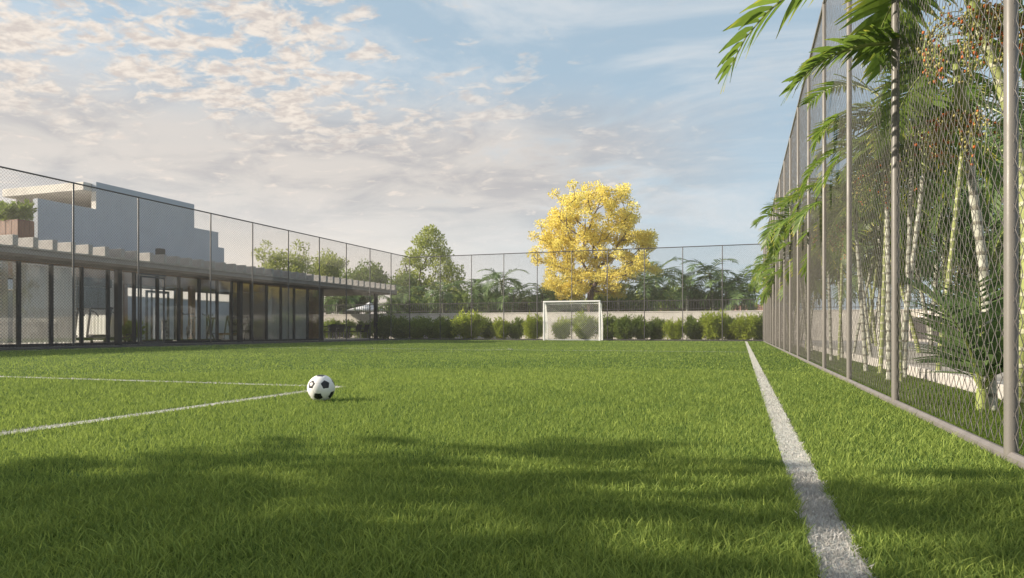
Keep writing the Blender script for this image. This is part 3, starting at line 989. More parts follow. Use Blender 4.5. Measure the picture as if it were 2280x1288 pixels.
# ------------------------------------------------------------------ foliage generators
def leaf_cloud(C, n_each, spread, size, aspect=0.55, up=0.3, seed=0, droop=0.0):
    """rhombic leaves scattered round cluster centres C -> V, F, tint"""
    r_ = np.random.default_rng(seed)
    n = len(C) * n_each
    c_ = np.repeat(C, n_each, 0)
    d = r_.normal(0, 1, (n, 3)); d /= np.linalg.norm(d, axis=1)[:, None]
    rad = r_.random(n) ** 0.45
    sp = np.asarray(spread)
    p = c_ + d * rad[:, None] * (sp if sp.ndim else sp)
    ax = d + r_.normal(0, 0.7, (n, 3)); ax[:, 2] += up - droop
    ax /= np.linalg.norm(ax, axis=1)[:, None]
    q = r_.normal(0, 1, (n, 3)); b_ = np.cross(ax, q); b_ /= np.linalg.norm(b_, axis=1)[:, None]
    s = size * r_.uniform(0.6, 1.35, n)[:, None]
    nm = np.cross(ax, b_)
    V = np.stack([p, p + ax * s * 0.5 + b_ * s * aspect * 0.5 + nm * s * 0.08, p + ax * s, p + ax * s * 0.5 - b_ * s * aspect * 0.5 + nm * s * 0.08], 1).reshape(-1, 3)
    i = np.arange(n)[:, None] * 4
    F = i + np.array([[0, 1, 2, 3]])
    ct = np.repeat(r_.random(len(C)), n_each)
    tint = np.repeat(np.clip(0.35 * ct + 0.65 * r_.random(n), 0, 1), 4)
    return V, F, tint


def grow(base, trunk_top, pts, bf=0.35):
    """branch skeleton through the cluster points: nearest-node tree with path-length penalty"""
    nt = 5
    nodes = [np.array(base) * (1 - k / nt) + np.array(trunk_top) * (k / nt) for k in range(nt + 1)]
    par = [-1] + list(range(nt))
    plen = [0.0] * (nt + 1)
    for k in range(nt):
        plen[k] = 1e3                       # branches may leave only from the top of the trunk
    plen[nt] = 0.0
    todo = [np.array(p) for p in pts]
    P = np.array(todo)
    alive = np.ones(len(P), bool)
    bestc = np.full(len(P), 1e9); bestp = np.zeros(len(P), int)

    def relax(k):
        dd = np.linalg.norm(P - nodes[k], axis=1) + bf * plen[k]
        m_ = dd < bestc
        bestc[m_] = dd[m_]; bestp[m_] = k
    relax(nt)
    ends = []
    while alive.any():
        c_ = np.where(alive, bestc, 1e9)
        i = int(np.argmin(c_)); alive[i] = False
        pa = bestp[i]
        a_ = nodes[pa]; b_ = P[i]
        mid = (a_ + b_) / 2 + np.array([rng.normal(0, .04), rng.normal(0, .04), -0.05]) * np.linalg.norm(b_ - a_)
        nodes.append(mid); par.append(pa); plen.append(plen[pa] + np.linalg.norm(mid - a_)); relax(len(nodes) - 1)
        nodes.append(b_); par.append(len(nodes) - 2); plen.append(plen[-1] + np.linalg.norm(b_ - mid)); relax(len(nodes) - 1)
    return nodes, par


def wood_mesh(nodes, par, r_tip=0.015, r_trunk=0.2, seg=6):
    n = len(nodes)
    load = np.zeros(n)
    kids = [0] * n
    for i in range(n - 1, 0, -1):
        if kids[i] == 0:
            load[i] += 1
        kids[par[i]] += 1
        load[par[i]] += load[i]
    rad = r_tip * np.sqrt(np.maximum(load, 1)) * 1.0
    rad = np.minimum(rad * (r_trunk / max(rad[0], 1e-6)) ** ((load / load[0]) ** 0.3), r_trunk)
    mb = MB()
    for i in range(1, n):
        p = par[i]
        r1 = rad[i]; r0 = rad[p] if kids[p] == 1 else min(rad[p], r1 * 1.25)
        if p == 0:
            r0 = r_trunk * 1.35
        mb.tube([nodes[p], nodes[i]], [r0, r1], seg, cap=False)
    return mb


def crown_points(n, cx, cy, cz, rx, ry, rz, seed, shape='ball', inner=0.35):
    r_ = np.random.default_rng(seed)
    out = []
    tries = 0
    while len(out) < n and tries < 20000:
        tries += 1
        d = r_.normal(0, 1, 3); d /= np.linalg.norm(d)
        lob = 0.82 + 0.16 * math.sin(2.6 * math.atan2(d[1], d[0]) + seed) + 0.16 * math.sin(4.3 * math.atan2(d[2], d[0]) + 2 * seed)
        q = d * (inner + (1 - inner) * r_.random() ** 0.6) * lob
        if shape == 'cone':
            t = r_.random() ** 1.2
            a = r_.uniform(0, 6.283); rr = (1 - t) ** 0.62 * (0.35 + 0.65 * r_.random() ** 0.5)
            q = np.array([rr * math.cos(a), rr * math.sin(a), t * 2 - 1])
        p = np.array([cx + q[0] * rx, cy + q[1] * ry, cz + q[2] * rz])
        if all(np.linalg.norm((p - o) / np.array([rx, ry, rz])) > 0.16 for o in out[-60:]):
            out.append(p)
    return np.array(out)


def tree(name, loc, label, cat, trunk_h, pts, leaves, leaf_m, bark_m, r_trunk, group=None, seed=1, n_each=60, spread=0.5, size=0.16, up=0.3, bf=0.35, droop=0.0, aspect=0.55, r_tip=0.015):
    root = empty(name, loc)
    tag(root, label, cat, group)
    nodes, par = grow((0, 0, -0.05), (rng.normal(0, .1), rng.normal(0, .1), trunk_h), pts, bf)
    wood_mesh(nodes, par, r_tip, r_trunk).build('trunk', bark_m, root, True)
    V, F, T = leaf_cloud(pts if leaves is None else leaves, n_each, spread, size, aspect, up, seed, droop)
    link_mesh('crown', V, F, leaf_m, root, attrs={'tint': T})
    return root


# ---- yellow tree
yy = 42.0
yx = Xpx(1313, yy)
# crown volume: lobes measured off the photograph, centre x offset (m), height (m), radii
lobes = [(0.2, 8.9, 1.7, 0.85), (1.6, 8.7, 1.2, 0.8), (-1.0, 8.3, 1.5, 0.8), (-2.2, 7.2, 1.3, 0.9), (0.4, 7.5, 2.2, 1.1), (2.2, 7.5, 1.2, 0.9), (-2.6, 6.2, 1.1, 0.8),
         (-1.2, 6.1, 1.4, 0.8), (2.7, 6.4, 1.3, 0.65), (3.5, 6.0, 0.9, 0.5), (-2.9, 5.2, 0.9, 0.7), (-1.9, 4.4, 1.2, 0.8), (0.4, 5.1, 1.3, 0.6), (2.4, 5.1, 1.5, 0.6),
         (-2.2, 3.4, 0.9, 0.6), (-1.0, 3.7, 0.9, 0.55), (1.5, 3.8, 1.2, 0.55), (2.9, 4.2, 1.2, 0.5), (1.5, 3.0, 0.9, 0.4), (-1.3, 2.8, 0.7, 0.4), (0.3, 3.9, 1.0, 0.5), (-0.2, 3.2, 0.7, 0.35), (0.2, 6.5, 1.4, 0.9), (1.4, 6.3, 1.1, 0.8), (-0.6, 5.3, 1.0, 0.6), (-1.6, 7.6, 0.8, 0.6)]
ry_ = np.random.default_rng(11)
ypts = []
for (lx, lz, lr, lh) in lobes:
    for k in range(int(9 + 5 * lr)):
        d = ry_.normal(0, 1, 3); d /= np.linalg.norm(d); q = ry_.random() ** 0.5
        ypts.append((lx + d[0] * lr * q, d[1] * lr * 1.25 * q + ry_.normal(0, 0.9), lz + d[2] * lh * q))
ypts = np.array(ypts)
tree('yellow_tree', (yx, yy, 0), 'tall tree in full yellow blossom rising behind the goal', 'tree', 3.1, ypts, None, M['leaf_yellow'], M['bark_pale'],
     0.21, r_tip=0.021, seed=4, n_each=150, spread=np.array([0.38, 0.38, 0.32]), size=0.105, up=0.2, aspect=0.8, bf=0.42)


# ---- green broadleaf trees beyond the fences
def bg_tree(px, Y, ztop, zbot, halfw, label, lm, seed, shape='ball', n=75, trunk=None, n_each=70, spread=0.5, size=0.20, name='broadleaf_tree', gr='green trees beyond the pitch'):
    X = Xpx(px, Y)
    zc = (ztop + zbot) / 2
    pts = crown_points(n, 0, 0, zc, halfw, halfw, (ztop - zbot) / 2, seed, shape)
    return tree(name, (X, Y, 0), label, 'tree', trunk or zbot * 0.9, pts, None, lm, M['bark'], 0.14 + 0.02 * halfw, gr, seed, n_each, spread, size)


def zpx(py, px, Y):
    u = (px - 1140) / 1520
    d = Y / (math.cos(YAW) + math.sin(YAW) * u)
    return 0.5 + (737 - py) / 1520 * d, d / 1520


for (px, Y, pt_, pb_, pw_, lab, lm, sd, shp) in [
        (636, 50, 543, 650, 74, 'round green tree right of the stepped building', 'leaf_light', 21, 'ball'),
        (728, 56, 557, 650, 44, 'small pale yellow-green tree above the gym roof', 'leaf_light', 22, 'ball'),
        (820, 50, 585, 665, 62, 'low spreading green tree above the end of the gym roof', 'leaf_green', 23, 'ball'),
        (903, 48, 610, 700, 45, 'small green tree tucked behind the far left fence corner', 'leaf_green', 24, 'ball'),
        (958, 50, 510, 690, 98, 'tall pointed light green tree behind the far left fence corner', 'leaf_light', 25, 'cone'),
        (1500, 58, 640, 700, 70, 'low hazy green tree between the yellow tree and the palms', 'leaf_green', 26, 'ball'),
        (1250, 60, 640, 700, 60, 'low dark green tree far behind the left half of the goal', 'leaf_deep', 27, 'ball'),
        (1100, 60, 650, 700, 60, 'low dark green tree far behind the palms left of the goal', 'leaf_deep', 28, 'ball'),
        (915, 44, 671, 705, 55, 'low bushy tree above the wall left of the tall pointed tree', 'leaf_green', 41, 'ball'),
        (1020, 46, 664, 705, 55, 'low bushy tree above the wall right of the tall pointed tree', 'leaf_green', 42, 'ball'),
        (1170, 47, 666, 705, 60, 'low bushy tree above the wall just left of the yellow crown', 'leaf_deep', 43, 'ball'),
        (1345, 46, 655, 705, 45, 'low pale bush above the wall under the right of the yellow crown', 'leaf_light', 44, 'ball'),
        (1405, 47, 661, 705, 50, 'pale bushy tree above the wall at the yellow crown edge', 'leaf_light', 45, 'ball'),
        (1570, 47, 656, 705, 60, 'low bushy tree above the wall between two right-hand palms', 'leaf_deep', 46, 'ball'),
        (770, 47, 655, 700, 60, 'dark bushy tree seen through the open end of the gym', 'leaf_deep', 29, 'ball')]:
    zt, m_ = zpx(pt_, px, Y); zb, _ = zpx(pb_, px, Y)
    bg_tree(px, Y, zt, zb, pw_ * m_, lab, M[lm], sd, shp, n=170 if shp == 'cone' else 90, spread=0.42 if shp == 'cone' else 0.5, size=0.2)


for i, (X, Y, zt, hw_, lab) in enumerate([
        (10.4, 12.5, 5.0, 2.4, 'dull bushy tree beyond the right white wall, nearest the camera'),
        (11.0, 17.5, 5.4, 2.6, 'dull bushy tree beyond the right white wall, second in line'),
        (10.6, 23.0, 5.2, 2.6, 'dull bushy tree beyond the right white wall, third in line'),
        (10.8, 29.0, 5.6, 2.8, 'dull bushy tree beyond the right white wall, fourth in line'),
        (10.6, 35.5, 5.4, 2.8, 'dull bushy tree beyond the right white wall, farthest in line')]):
    pts = crown_points(80, 0, 0, zt / 2 + .2, hw_, hw_, zt / 2 - .2, 200 + i)
    tree('broadleaf_tree', (X, Y, 0), lab, 'tree', 0.8, pts, None, M['leaf_deep'], M['bark'], 0.15, 'dull trees beyond the right wall', 200 + i, 80, 0.5, 0.2)


# ------------------------------------------------------------------ shrubs
def shrub_mesh(seed, h, rw, leaf_m, n=230):
    """arching leafy canes fanning out of one base: cluster leaves along each cane"""
    r_ = np.random.default_rng(seed)
    C, canes = [], MB()
    for i in range(26):
        a = r_.uniform(0, 6.283); out = rw * r_.uniform(0.25, 1.0); top = h * r_.uniform(0.6, 1.0) * (1 - 0.35 * (out / rw) ** 2)
        pts = []
        for t in np.linspace(0, 1, 7):
            pts.append((0.12 * rw * math.cos(a) + out * math.cos(a) * t ** 1.5, 0.12 * rw * math.sin(a) + out * math.sin(a) * t ** 1.5, top * (t ** 0.8)))
        canes.tube(pts, [0.010] * 6 + [0.004], 4, cap=False)
        for t in np.linspace(0.22, 1.02, 11):
            C.append((0.12 * rw * math.cos(a) + out * math.cos(a) * t ** 1.5, 0.12 * rw * math.sin(a) + out * math.sin(a) * t ** 1.5, top * (t ** 0.8)))
    for i in range(70):
        a = r_.uniform(0, 6.283); q = r_.random() ** 0.5 * rw * (0.85 + 0.25 * math.sin(3 * a)); zc = r_.uniform(0.16, 0.60) * h
        C.append((q * math.cos(a), q * math.sin(a), zc))
    V, F, T = leaf_cloud(np.array(C), 17, np.array([0.14, 0.14, 0.11]), 0.15, 0.26, 0.35, seed)
    return canes, V, F, T


shrub_src = {}
for key, sd in (('shrub_lime', 31), ('shrub_green', 32), ('shrub_lime', 33), ('shrub_green', 34)):
    shrub_src.setdefault(key, []).append(shrub_mesh(sd, 1.0, 0.55, None))


def shrub(px, Y, h, halfw, key, label, v=0, group='shrubs in front of the white wall'):
    root = empty('shrub', (Xpx(px, Y), Y, -0.01), rng.uniform(0, 6.28))
    tag(root, label, 'shrub', group)
    canes, V, F, T = shrub_src[key][v]
    o = canes.build('stem', M['bark'], root)
    q = link_mesh('foliage', V, F, M[key], root, attrs={'tint': T})
    root.scale = (halfw / 0.63, halfw / 0.63, h / 0.92)
    return root


SH = [(738, 36.6, 1.15, .75, 'shrub_green', 'dark shrub just right of the gym end column, under the roof'),
      (772, 36.9, 1.05, .7, 'shrub_green', 'dark shrub left of the umbrella, behind the outdoor tables'),
      (812, 36.5, 1.05, .7, 'shrub_green', 'shrub right below the umbrella, behind the outdoor tables'),
      (856, 36.3, 1.35, .8, 'shrub_green', 'tall dark shrub right of the slim roof column'),
      (893, 36.5, 1.25, .8, 'shrub_green', 'shrub at the far left fence corner'),
      (930, 36.2, 1.2, .75, 'shrub_green', 'shrub first right of the far left fence corner'),
      (968, 36.4, 1.25, .8, 'shrub_green', 'dark shrub below the tall pointed tree'),
      (1003, 36.2, 1.15, .75, 'shrub_green', 'shrub between the dark row and the big lime shrub'),
      (1046, 36.1, 1.42, .95, 'shrub_lime', 'big lime green shrub, widest of the row left of the goal'),
      (1086, 36.6, 1.1, .6, 'shrub_green', 'narrow dark shrub between the big lime shrub and the low yellow one'),
      (1116, 36.1, 1.05, .62, 'shrub_lime', 'low yellowish shrub left of the goal with a dark one on each side'),
      (1150, 36.4, 1.1, .6, 'shrub_green', 'dark shrub between the low yellowish shrub and the bright one by the goal'),
      (1188, 35.6, 1.22, .66, 'shrub_lime', 'bright yellow-green shrub immediately left of the goal'),
      (1252, 36.0, 1.15, .55, 'shrub_lime', 'yellow-green shrub seen through the left half of the goal net'),
      (1300, 36.2, 1.3, .75, 'shrub_lime', 'pale green shrub seen through the right half of the goal net'),
      (1352, 36.2, 1.22, .65, 'shrub_green', 'green shrub immediately right of the goal'),
      (1390, 36.0, 1.22, .72, 'shrub_green', 'full green shrub second to the right of the goal'),
      (1427, 36.2, 1.15, .65, 'shrub_green', 'green shrub third to the right of the goal'),
      (1462, 36.5, 1.1, .65, 'shrub_green', 'dull green shrub midway between the goal and the right corner'),
      (1503, 35.8, 1.05, .60, 'shrub_lime', 'rounded lime shrub midway between the goal and the right corner'),
      (1550, 36.3, 1.2, .66, 'shrub_green', 'green shrub left of the tallest lime shrub'),
      (1590, 35.9, 1.42, .75, 'shrub_lime', 'tallest lime shrub of the row near the right corner'),
      (1628, 36.5, 1.15, .6, 'shrub_green', 'dark shrub between the two big lime shrubs by the right corner'),
      (1658, 35.8, 1.25, .75, 'shrub_lime', 'wide lime shrub at the far right corner of the pitch'),
      (1692, 36.2, 1.25, .6, 'shrub_green', 'last shrub of the row, half behind the right fence corner')]
for i, (px, Y, h, hwid, key, lab) in enumerate(SH):
    shrub(px, Y, h, hwid, key, lab, i % 2)

# planter foliage and potted plant
rr = np.random.default_rng(3)
C = np.stack([rr.uniform(-hx, hx, 90), rr.uniform(-hy, hy, 90), 1.33 + rr.random(90) ** 0.8 * 0.50], 1)
V, F, T = leaf_cloud(C, 26, 0.16, 0.17, 0.5, 0.4, 8)
link_mesh('foliage', V, F, M['leaf_green'], pt, attrs={'tint': T})
MB().tube([(0, 0, 0), (0, 0, 0.32), (0, 0, 0.33)], [0.15, 0.2, 0.17], 14).build('pot', M['black'], pl, True)
V, F, T = leaf_cloud(np.array([(0.15 * math.cos(a), 0.15 * math.sin(a), 0.4 + 0.1 * (a % 2)) for a in np.linspace(0, 6, 10)]), 30, 0.2, 0.22, 0.4, 0.5, 9)
link_mesh('foliage', V, F, M['shrub_green'], pl, attrs={'tint': T})

# ------------------------------------------------------------------ boundary walls and railings
def railing(root, L, z0, z1, x, pitch, m, r=0.011):
    b_ = MB()
    n = int(L / pitch)
    for i in range(n + 1):
        b_.box(i * pitch - r, i * pitch + r, x - r, x + r, z0, z1)
    o = b_.build('railing_bars', m, root)
    MB().box(0, L, x - 0.02, x + 0.02, z1, z1 + 0.04).box(0, L, x - 0.018, x + 0.018, z0 + 0.12, z0 + 0.15).build('railing_rail', m, root)
    return o


WY = 38.5
bw = empty('boundary_wall', (-40, WY, 0))
tag(bw, 'low white wall topped with dark bar railing behind the far shrubs', 'wall')
MB().box(0, 50, 0, 0.18, -0.05, 1.52, 0.01).build('wall', M['white_wall'], bw)
MB().box(0, 50, -0.02, 0.20, 1.523, 1.58, 0.01).build('coping', M['white_wall'], bw)
railing(bw, 50, 1.58, 2.16, 0.09, 0.14, M['post_dark'])
gw = empty('garden_wall', (-30.2, 6, 0), R(90))
tag(gw, 'blue-grey garden wall seen through the rear windows of the gym', 'wall')
MB().box(0, 32.3, 0, 0.18, -0.03, 2.25, 0.01).build('wall', M['render_wall'], gw)
MB().box(0, 32.3, -0.03, 0.21, 2.253, 2.31, 0.01).build('coping', M['white_wall'], gw)
rw = empty('boundary_wall', (8.3, 39, 0), R(-90))
tag(rw, 'long white wall with dark bar railing beyond the right palms', 'wall')
MB().box(0, 41, 0, 0.18, -0.05, 1.42, 0.01).build('wall', M['white_wall'], rw)
railing(rw, 41, 0.12, 1.10, -0.35, 0.12, M['post_dark'], 0.012)


# ------------------------------------------------------------------ palms
def frond_arrays(P0, az, elev, L, r_, nleaf=26, ll=0.34, lw=0.030, arch=1.9, vdroop=0.55, twist=0.0):
    """one pinnate frond: returns leaf V,F,tint,along and rachis points"""
    n = 16
    pts = [np.array(P0, float)]
    e = elev
    for k in range(n):
        e -= arch / n * (0.5 + k / n)
        a2 = az + twist * k / n
        dvec = np.array([math.cos(a2) * math.cos(e), math.sin(a2) * math.cos(e), math.sin(e)])
        pts.append(pts[-1] + dvec * L / n)
    pts = np.array(pts)
    tt = np.linspace(0.16, 1.0, nleaf)
    V, T, A = [], [], []
    for t in tt:
        f = t * n; k = min(int(f), n - 1); p = pts[k] + (pts[k + 1] - pts[k]) * (f - k)
        tg = pts[k + 1] - pts[k]; tg /= np.linalg.norm(tg)
        sd = np.cross(tg, [0, 0, 1.0])
        sd = sd / max(np.linalg.norm(sd), 0.15)
        upv = np.cross(sd, tg)
        lenf = (0.55 + 0.75 * math.sin(math.pi * min(t * 0.95, 1) ** 0.8)) * ll
        for s in (-1, 1):
            jit = r_.normal(0, 0.10, 3)
            fwd = 0.30 + 0.60 * t
            d0 = s * sd * 1.0 + tg * fwd + upv * 0.30 + jit
            d0 /= np.linalg.norm(d0)
            ln = lenf * r_.uniform(0.85, 1.1)
            nrm = np.cross(d0, tg); nrm /= max(np.linalg.norm(nrm), 1e-3)
            wv = np.cross(nrm, d0)
            q = p.copy(); rows = []
            dcur = d0.copy()
            ws = (0.35, 1.0, 0.95, 0.55, 0.04)
            for j in range(5):
                rows.append(q - wv * lw * ws[j] * 0.5 + upv * 0.004); rows.append(q + wv * lw * ws[j] * 0.5)
                dcur = dcur + np.array([0, 0, -vdroop * 0.42]); dcur /= np.linalg.norm(dcur)
                q = q + dcur * ln / 4
            V.append(rows); T.append(np.full(10, np.clip(r_.normal(0.5, 0.25), 0, 1))); A.append(np.repeat([0, .15, .4, .75, 1.0], 2) * r_.uniform(0.3, 1.0))
    V = np.array(V).reshape(-1, 3)
    nb_ = len(V) // 10
    b_ = (np.arange(nb_) * 10)[:, None]
    F = np.concatenate([b_ + np.array([[2 * j, 2 * j + 1, 2 * j + 3, 2 * j + 2]]) for j in range(4)])
    return V, F, np.concatenate(T), np.concatenate(A), pts


def build_crown(root, top, n_fr, L, seed, m, az_list=None, nleaf=26, ll=0.34, lw=0.03, el0=1.15, el1=-0.1, stem_m=None, name='crown', vdroop=0.34, arch=1.6):
    r_ = np.random.default_rng(seed)
    Vs, Fs, Ts, As, off = [], [], [], [], 0
    mb = MB()
    for i in range(n_fr):
        if az_list and i < len(az_list):
            az, el, Lf = az_list[i]
        else:
            az = i * 2.399 + r_.normal(0, 0.2); el = el0 + (el1 - el0) * i / max(n_fr - 1, 1) + r_.normal(0, 0.08); Lf = L * r_.uniform(0.85, 1.1)
        V, F, T, A, pts = frond_arrays(top, az, el, Lf, r_, nleaf, ll, lw, arch, vdroop)
        Vs.append(V); Fs.append(F + off); Ts.append(T); As.append(A); off += len(V)
        mb.tube([tuple(p) for p in pts[::2]], [0.016 * (1 - 0.8 * k / 8) * (L / 1.3) for k in range(len(pts[::2]))], 5, cap=False)
    cr = link_mesh(name, np.concatenate(Vs), np.concatenate(Fs), m, root, attrs={'tint': np.concatenate(Ts), 'along': np.concatenate(As)})
    mb.build('frond_stalks', stem_m or M['shaft'], cr, True)
    return cr


def stem(root, pts, r0, r1, m, name='trunk'):
    n = len(pts)
    P = []
    for i in range(n - 1):                       # Catmull-Rom resample
        p0 = Vector(pts[max(i - 1, 0)]); p1 = Vector(pts[i]); p2 = Vector(pts[i + 1]); p3 = Vector(pts[min(i + 2, n - 1)])
        for k in range(8):
            t = k / 8
            P.append(0.5 * ((2 * p1) + (-p0 + p2) * t + (2 * p0 - 5 * p1 + 4 * p2 - p3) * t * t + (-p0 + 3 * p1 - 3 * p2 + p3) * t ** 3))
    P.append(Vector(pts[-1]))
    N = len(P)
    rads = [r0 + (r1 - r0) * (i / (N - 1)) ** 0.7 for i in range(N)]
    rads[0] *= 1.3
    rads = [r_ * (1.07 if i % 3 == 0 else 0.98) for i, r_ in enumerate(rads)]
    return MB().tube(P, rads, 10).build(name, m, root, True)


def fruit(root, top, az, seed, L=0.55, n=150):
    r_ = np.random.default_rng(seed)
    ico = icosa()
    st = MB(); Vs, Fs, mi_, off = [], [], [], 0
    for s in range(10):
        a = az + r_.normal(0, 0.55); e = r_.uniform(-0.2, 0.5)
        p = np.array(top, float); pts = [p.copy()]
        for k in range(8):
            p = p + np.array([math.cos(a) * math.cos(e), math.sin(a) * math.cos(e), math.sin(e)]) * L / 7
            e -= 0.33; pts.append(p.copy())
        st.tube([tuple(q) for q in pts], 0.0025, 4, cap=False)
        for k in range(n // 10):
            j = r_.uniform(1.5, 7.99); kk = int(j); q = pts[kk] + (pts[min(kk + 1, 8)] - pts[kk]) * (j - kk) + r_.normal(0, 0.020, 3)
            Vs.append(ico[0] * np.array([1, 1, 1.25]) * r_.uniform(0.007, 0.0105) + q); Fs.append(ico[1] + off); off += 12
            mi_ += [int(r_.random() < 0.25)] * 20
    o = link_mesh('fruit_cluster', np.concatenate(Vs), np.concatenate(Fs), [M['berry_g'], M['berry_r']], root, smooth=True, mi=mi_)
    tag(o, kind='stuff')
    st.build('fruit_stalks', M['shaft'], o)
    return o


def palm_clump(name, loc, label, stems, group=None, seed=0, fm='frond', frL=1.25, n_fr=9, ll=0.34, lw=0.030, rz=0.0, fruits=0, stem_mats=('stem_pale',), nleaf=26, shaft=True, rad=0.035):
    """stems: list of (base dx,dy, top dx,dy,dz)"""
    root = empty(name, loc, rz)
    tag(root, label, 'palm', group)
    for i, (bx, by, tx, ty, tz) in enumerate(stems):
        m_ = M[stem_mats[i % len(stem_mats)]]
        mid = (bx * 0.55 + tx * 0.45 + 0.05 * (tx - bx), by * 0.55 + ty * 0.45, tz * 0.48)
        stem(root, [(bx, by, -0.05), mid, (tx, ty, tz)], rad, rad * 0.72, m_)
        top = (tx, ty, tz)
        dv = Vector((tx - mid[0], ty - mid[1], tz - mid[2])).normalized()
        if shaft:
            e_ = Vector(top) + dv * 0.34
            MB().tube([Vector(top) - dv * 0.01, Vector(top) + dv * 0.05, Vector(top) + dv * 0.2, e_], [rad * .8, rad * 1.35, rad * 1.15, rad * 0.55], 10).build('crownshaft', M['shaft'], root, True)
            ctop = tuple(e_ - dv * 0.03)
        else:
            ctop = top
        build_crown(root, ctop, n_fr, frL, seed * 10 + i, M[fm], None, nleaf, ll, lw)
        if i < fruits:
            fruit(root, top, rng.uniform(2.2, 4.0), seed + i)
    return root


# far palms behind the back fence: three source clumps, copied
far_src = []
for s_, spec in enumerate(([(0, 0, .1, 0, 2.6)], [(0, 0, -.2, .1, 2.2), (.2, .1, .5, 0, 2.9)], [(0, 0, .15, 0, 1.9), (-.15, 0, -.6, .1, 2.5)])):
    far_src.append(palm_clump('palm', (0, 0, 0), 'x', spec, None, 50 + s_, 'frond_dark', 1.55, 11, 0.42, 0.05, stem_mats=('stem_pale',), nleaf=20, shaft=False, rad=0.07))
FP = [(748, 41, .95, 0, 'dark palm seen under the gym roof, nearest the gym end column'),
      (796, 46.5, 1.0, 1, 'dark palm behind the umbrella'),
      (884, 41.5, 1.05, 2, 'palm just left of the far left fence corner'),
      (985, 42, .95, 1, 'grey-green palm in front of the tall pointed tree'),
      (1050, 42.5, 1.15, 0, 'palm with arching fronds right of the tall pointed tree'),
      (1085, 45, 1.0, 2, 'paler palm between the arching palm and the tall far palm'),
      (1135, 42, 1.15, 1, 'tall palm midway between the pointed tree and the goal'),
      (1205, 43, 1.02, 0, 'palm above the left goal post, left of the yellow tree'),
      (1258, 44.5, .95, 2, 'palm half hidden under the left side of the yellow crown'),
      (1380, 44.5, 1.05, 0, 'palm half hidden under the right side of the yellow crown'),
      (1446, 42.5, 1.02, 1, 'dark palm immediately right of the yellow tree'),
      (1456, 49, 1.55, 0, 'tall pale palm whose crown tops the fence right of the yellow tree'),
      (1530, 42, 1.08, 0, 'palm with wide arching fronds between the yellow tree and the right corner'),
      (1606, 42.5, 1.22, 1, 'tall dark palm left of the right fence corner'),
      (1655, 42, 1.15, 2, 'dark palm nearest the right fence corner')]
for i, (px, Y, s_, v, lab) in enumerate(FP):
    src = far_src[v]
    if src.get('label') == 'x':
        o = src
    else:
        o = copy_tree(src)
    o.location = (Xpx(px, Y), Y, 0); o.scale = (s_ * 1.08, s_ * 1.08, s_ * 1.1); o.rotation_euler[2] = i * 1.7
    tag(o, lab, 'palm', 'palms behind the far wall')


# right-hand palms close behind the fence
def YX(px, X):
    return Ypx(px, X)


R_spec = [  # px of base at plane X, X, label, stems, seed, n_fr, frL
    (1851, 1.42, 'slim palm clump behind the fifth visible fence bay, trunk nearly upright', [(0, 0, -.05, .1, 2.2), (.15, .3, .3, .9, 2.7)], 61),
    (1929, 1.45, 'pale leaning palm clump left of the fourth fence post', [(0, 0, -.05, .5, 1.9), (.1, -.3, .3, .4, 2.5)], 62),
    (1979, 1.40, 'palm clump with three crossing green-ringed trunks beside the tall near post', [(0, 0, .1, .7, 2.3), (.08, -.12, .1, .45, 2.6), (.1, .15, .35, .2, 2.1)], 63),
    (2013, 1.62, 'upright green-ringed palm right of the crossing trunks', [(0, 0, .05, -.1, 2.2), (.2, -.4, .5, -.3, 2.8)], 64),
]
for (px, X, lab, st, sd) in R_spec:
    palm_clump('palm', (X, YX(px, X), 0), lab, st, 'palms along the right fence', sd, 'frond', 1.0, 7, 0.25, 0.030, stem_mats=('stem_pale', 'stem_green'), fruits=1, rad=0.027)
# further along the fence line, shapes shared between copies
far_fence = [palm_clump('palm', (0, 0, 0), 'x', [(0, 0, -.15, .2, 1.7), (.15, .3, .2, .6, 2.2)], None, 71, 'frond', 1.0, 10, 0.27, 0.036, stem_mats=('stem_pale',), nleaf=22, rad=0.028),
             palm_clump('palm', (0, 0, 0), 'x', [(0, 0, .1, -.3, 1.6), (.1, -.2, -.1, -.5, 2.0), (.1, .2, .3, .4, 2.4)], None, 72, 'frond', 1.0, 9, 0.27, 0.036, stem_mats=('stem_pale', 'stem_green'), nleaf=22, rad=0.028)]
q = 0
ord_ = ['nearest', 'second', 'third', 'fourth', 'fifth', 'sixth', 'seventh', 'eighth', 'ninth', 'tenth']
for i, Y in enumerate([11.4, 13.4, 15.8, 18.2, 20.8, 23.2, 25.2, 27.6, 30.6]):
    o = far_fence[i] if i < 2 else copy_tree(far_fence[i % 2])
    o.location = ((1.85, 1.80, 1.68, 1.58, 1.50)[min(i, 4)] + 0.06 * (i % 2), Y, 0); o.rotation_euler[2] = i * 1.1; o.scale = (1, 1, 1.0 + 0.05 * ((i * 7) % 3))
    tag(o, f'bushy palm clump, {ord_[i]} of nine receding along the right fence', 'palm', 'palms along the right fence')
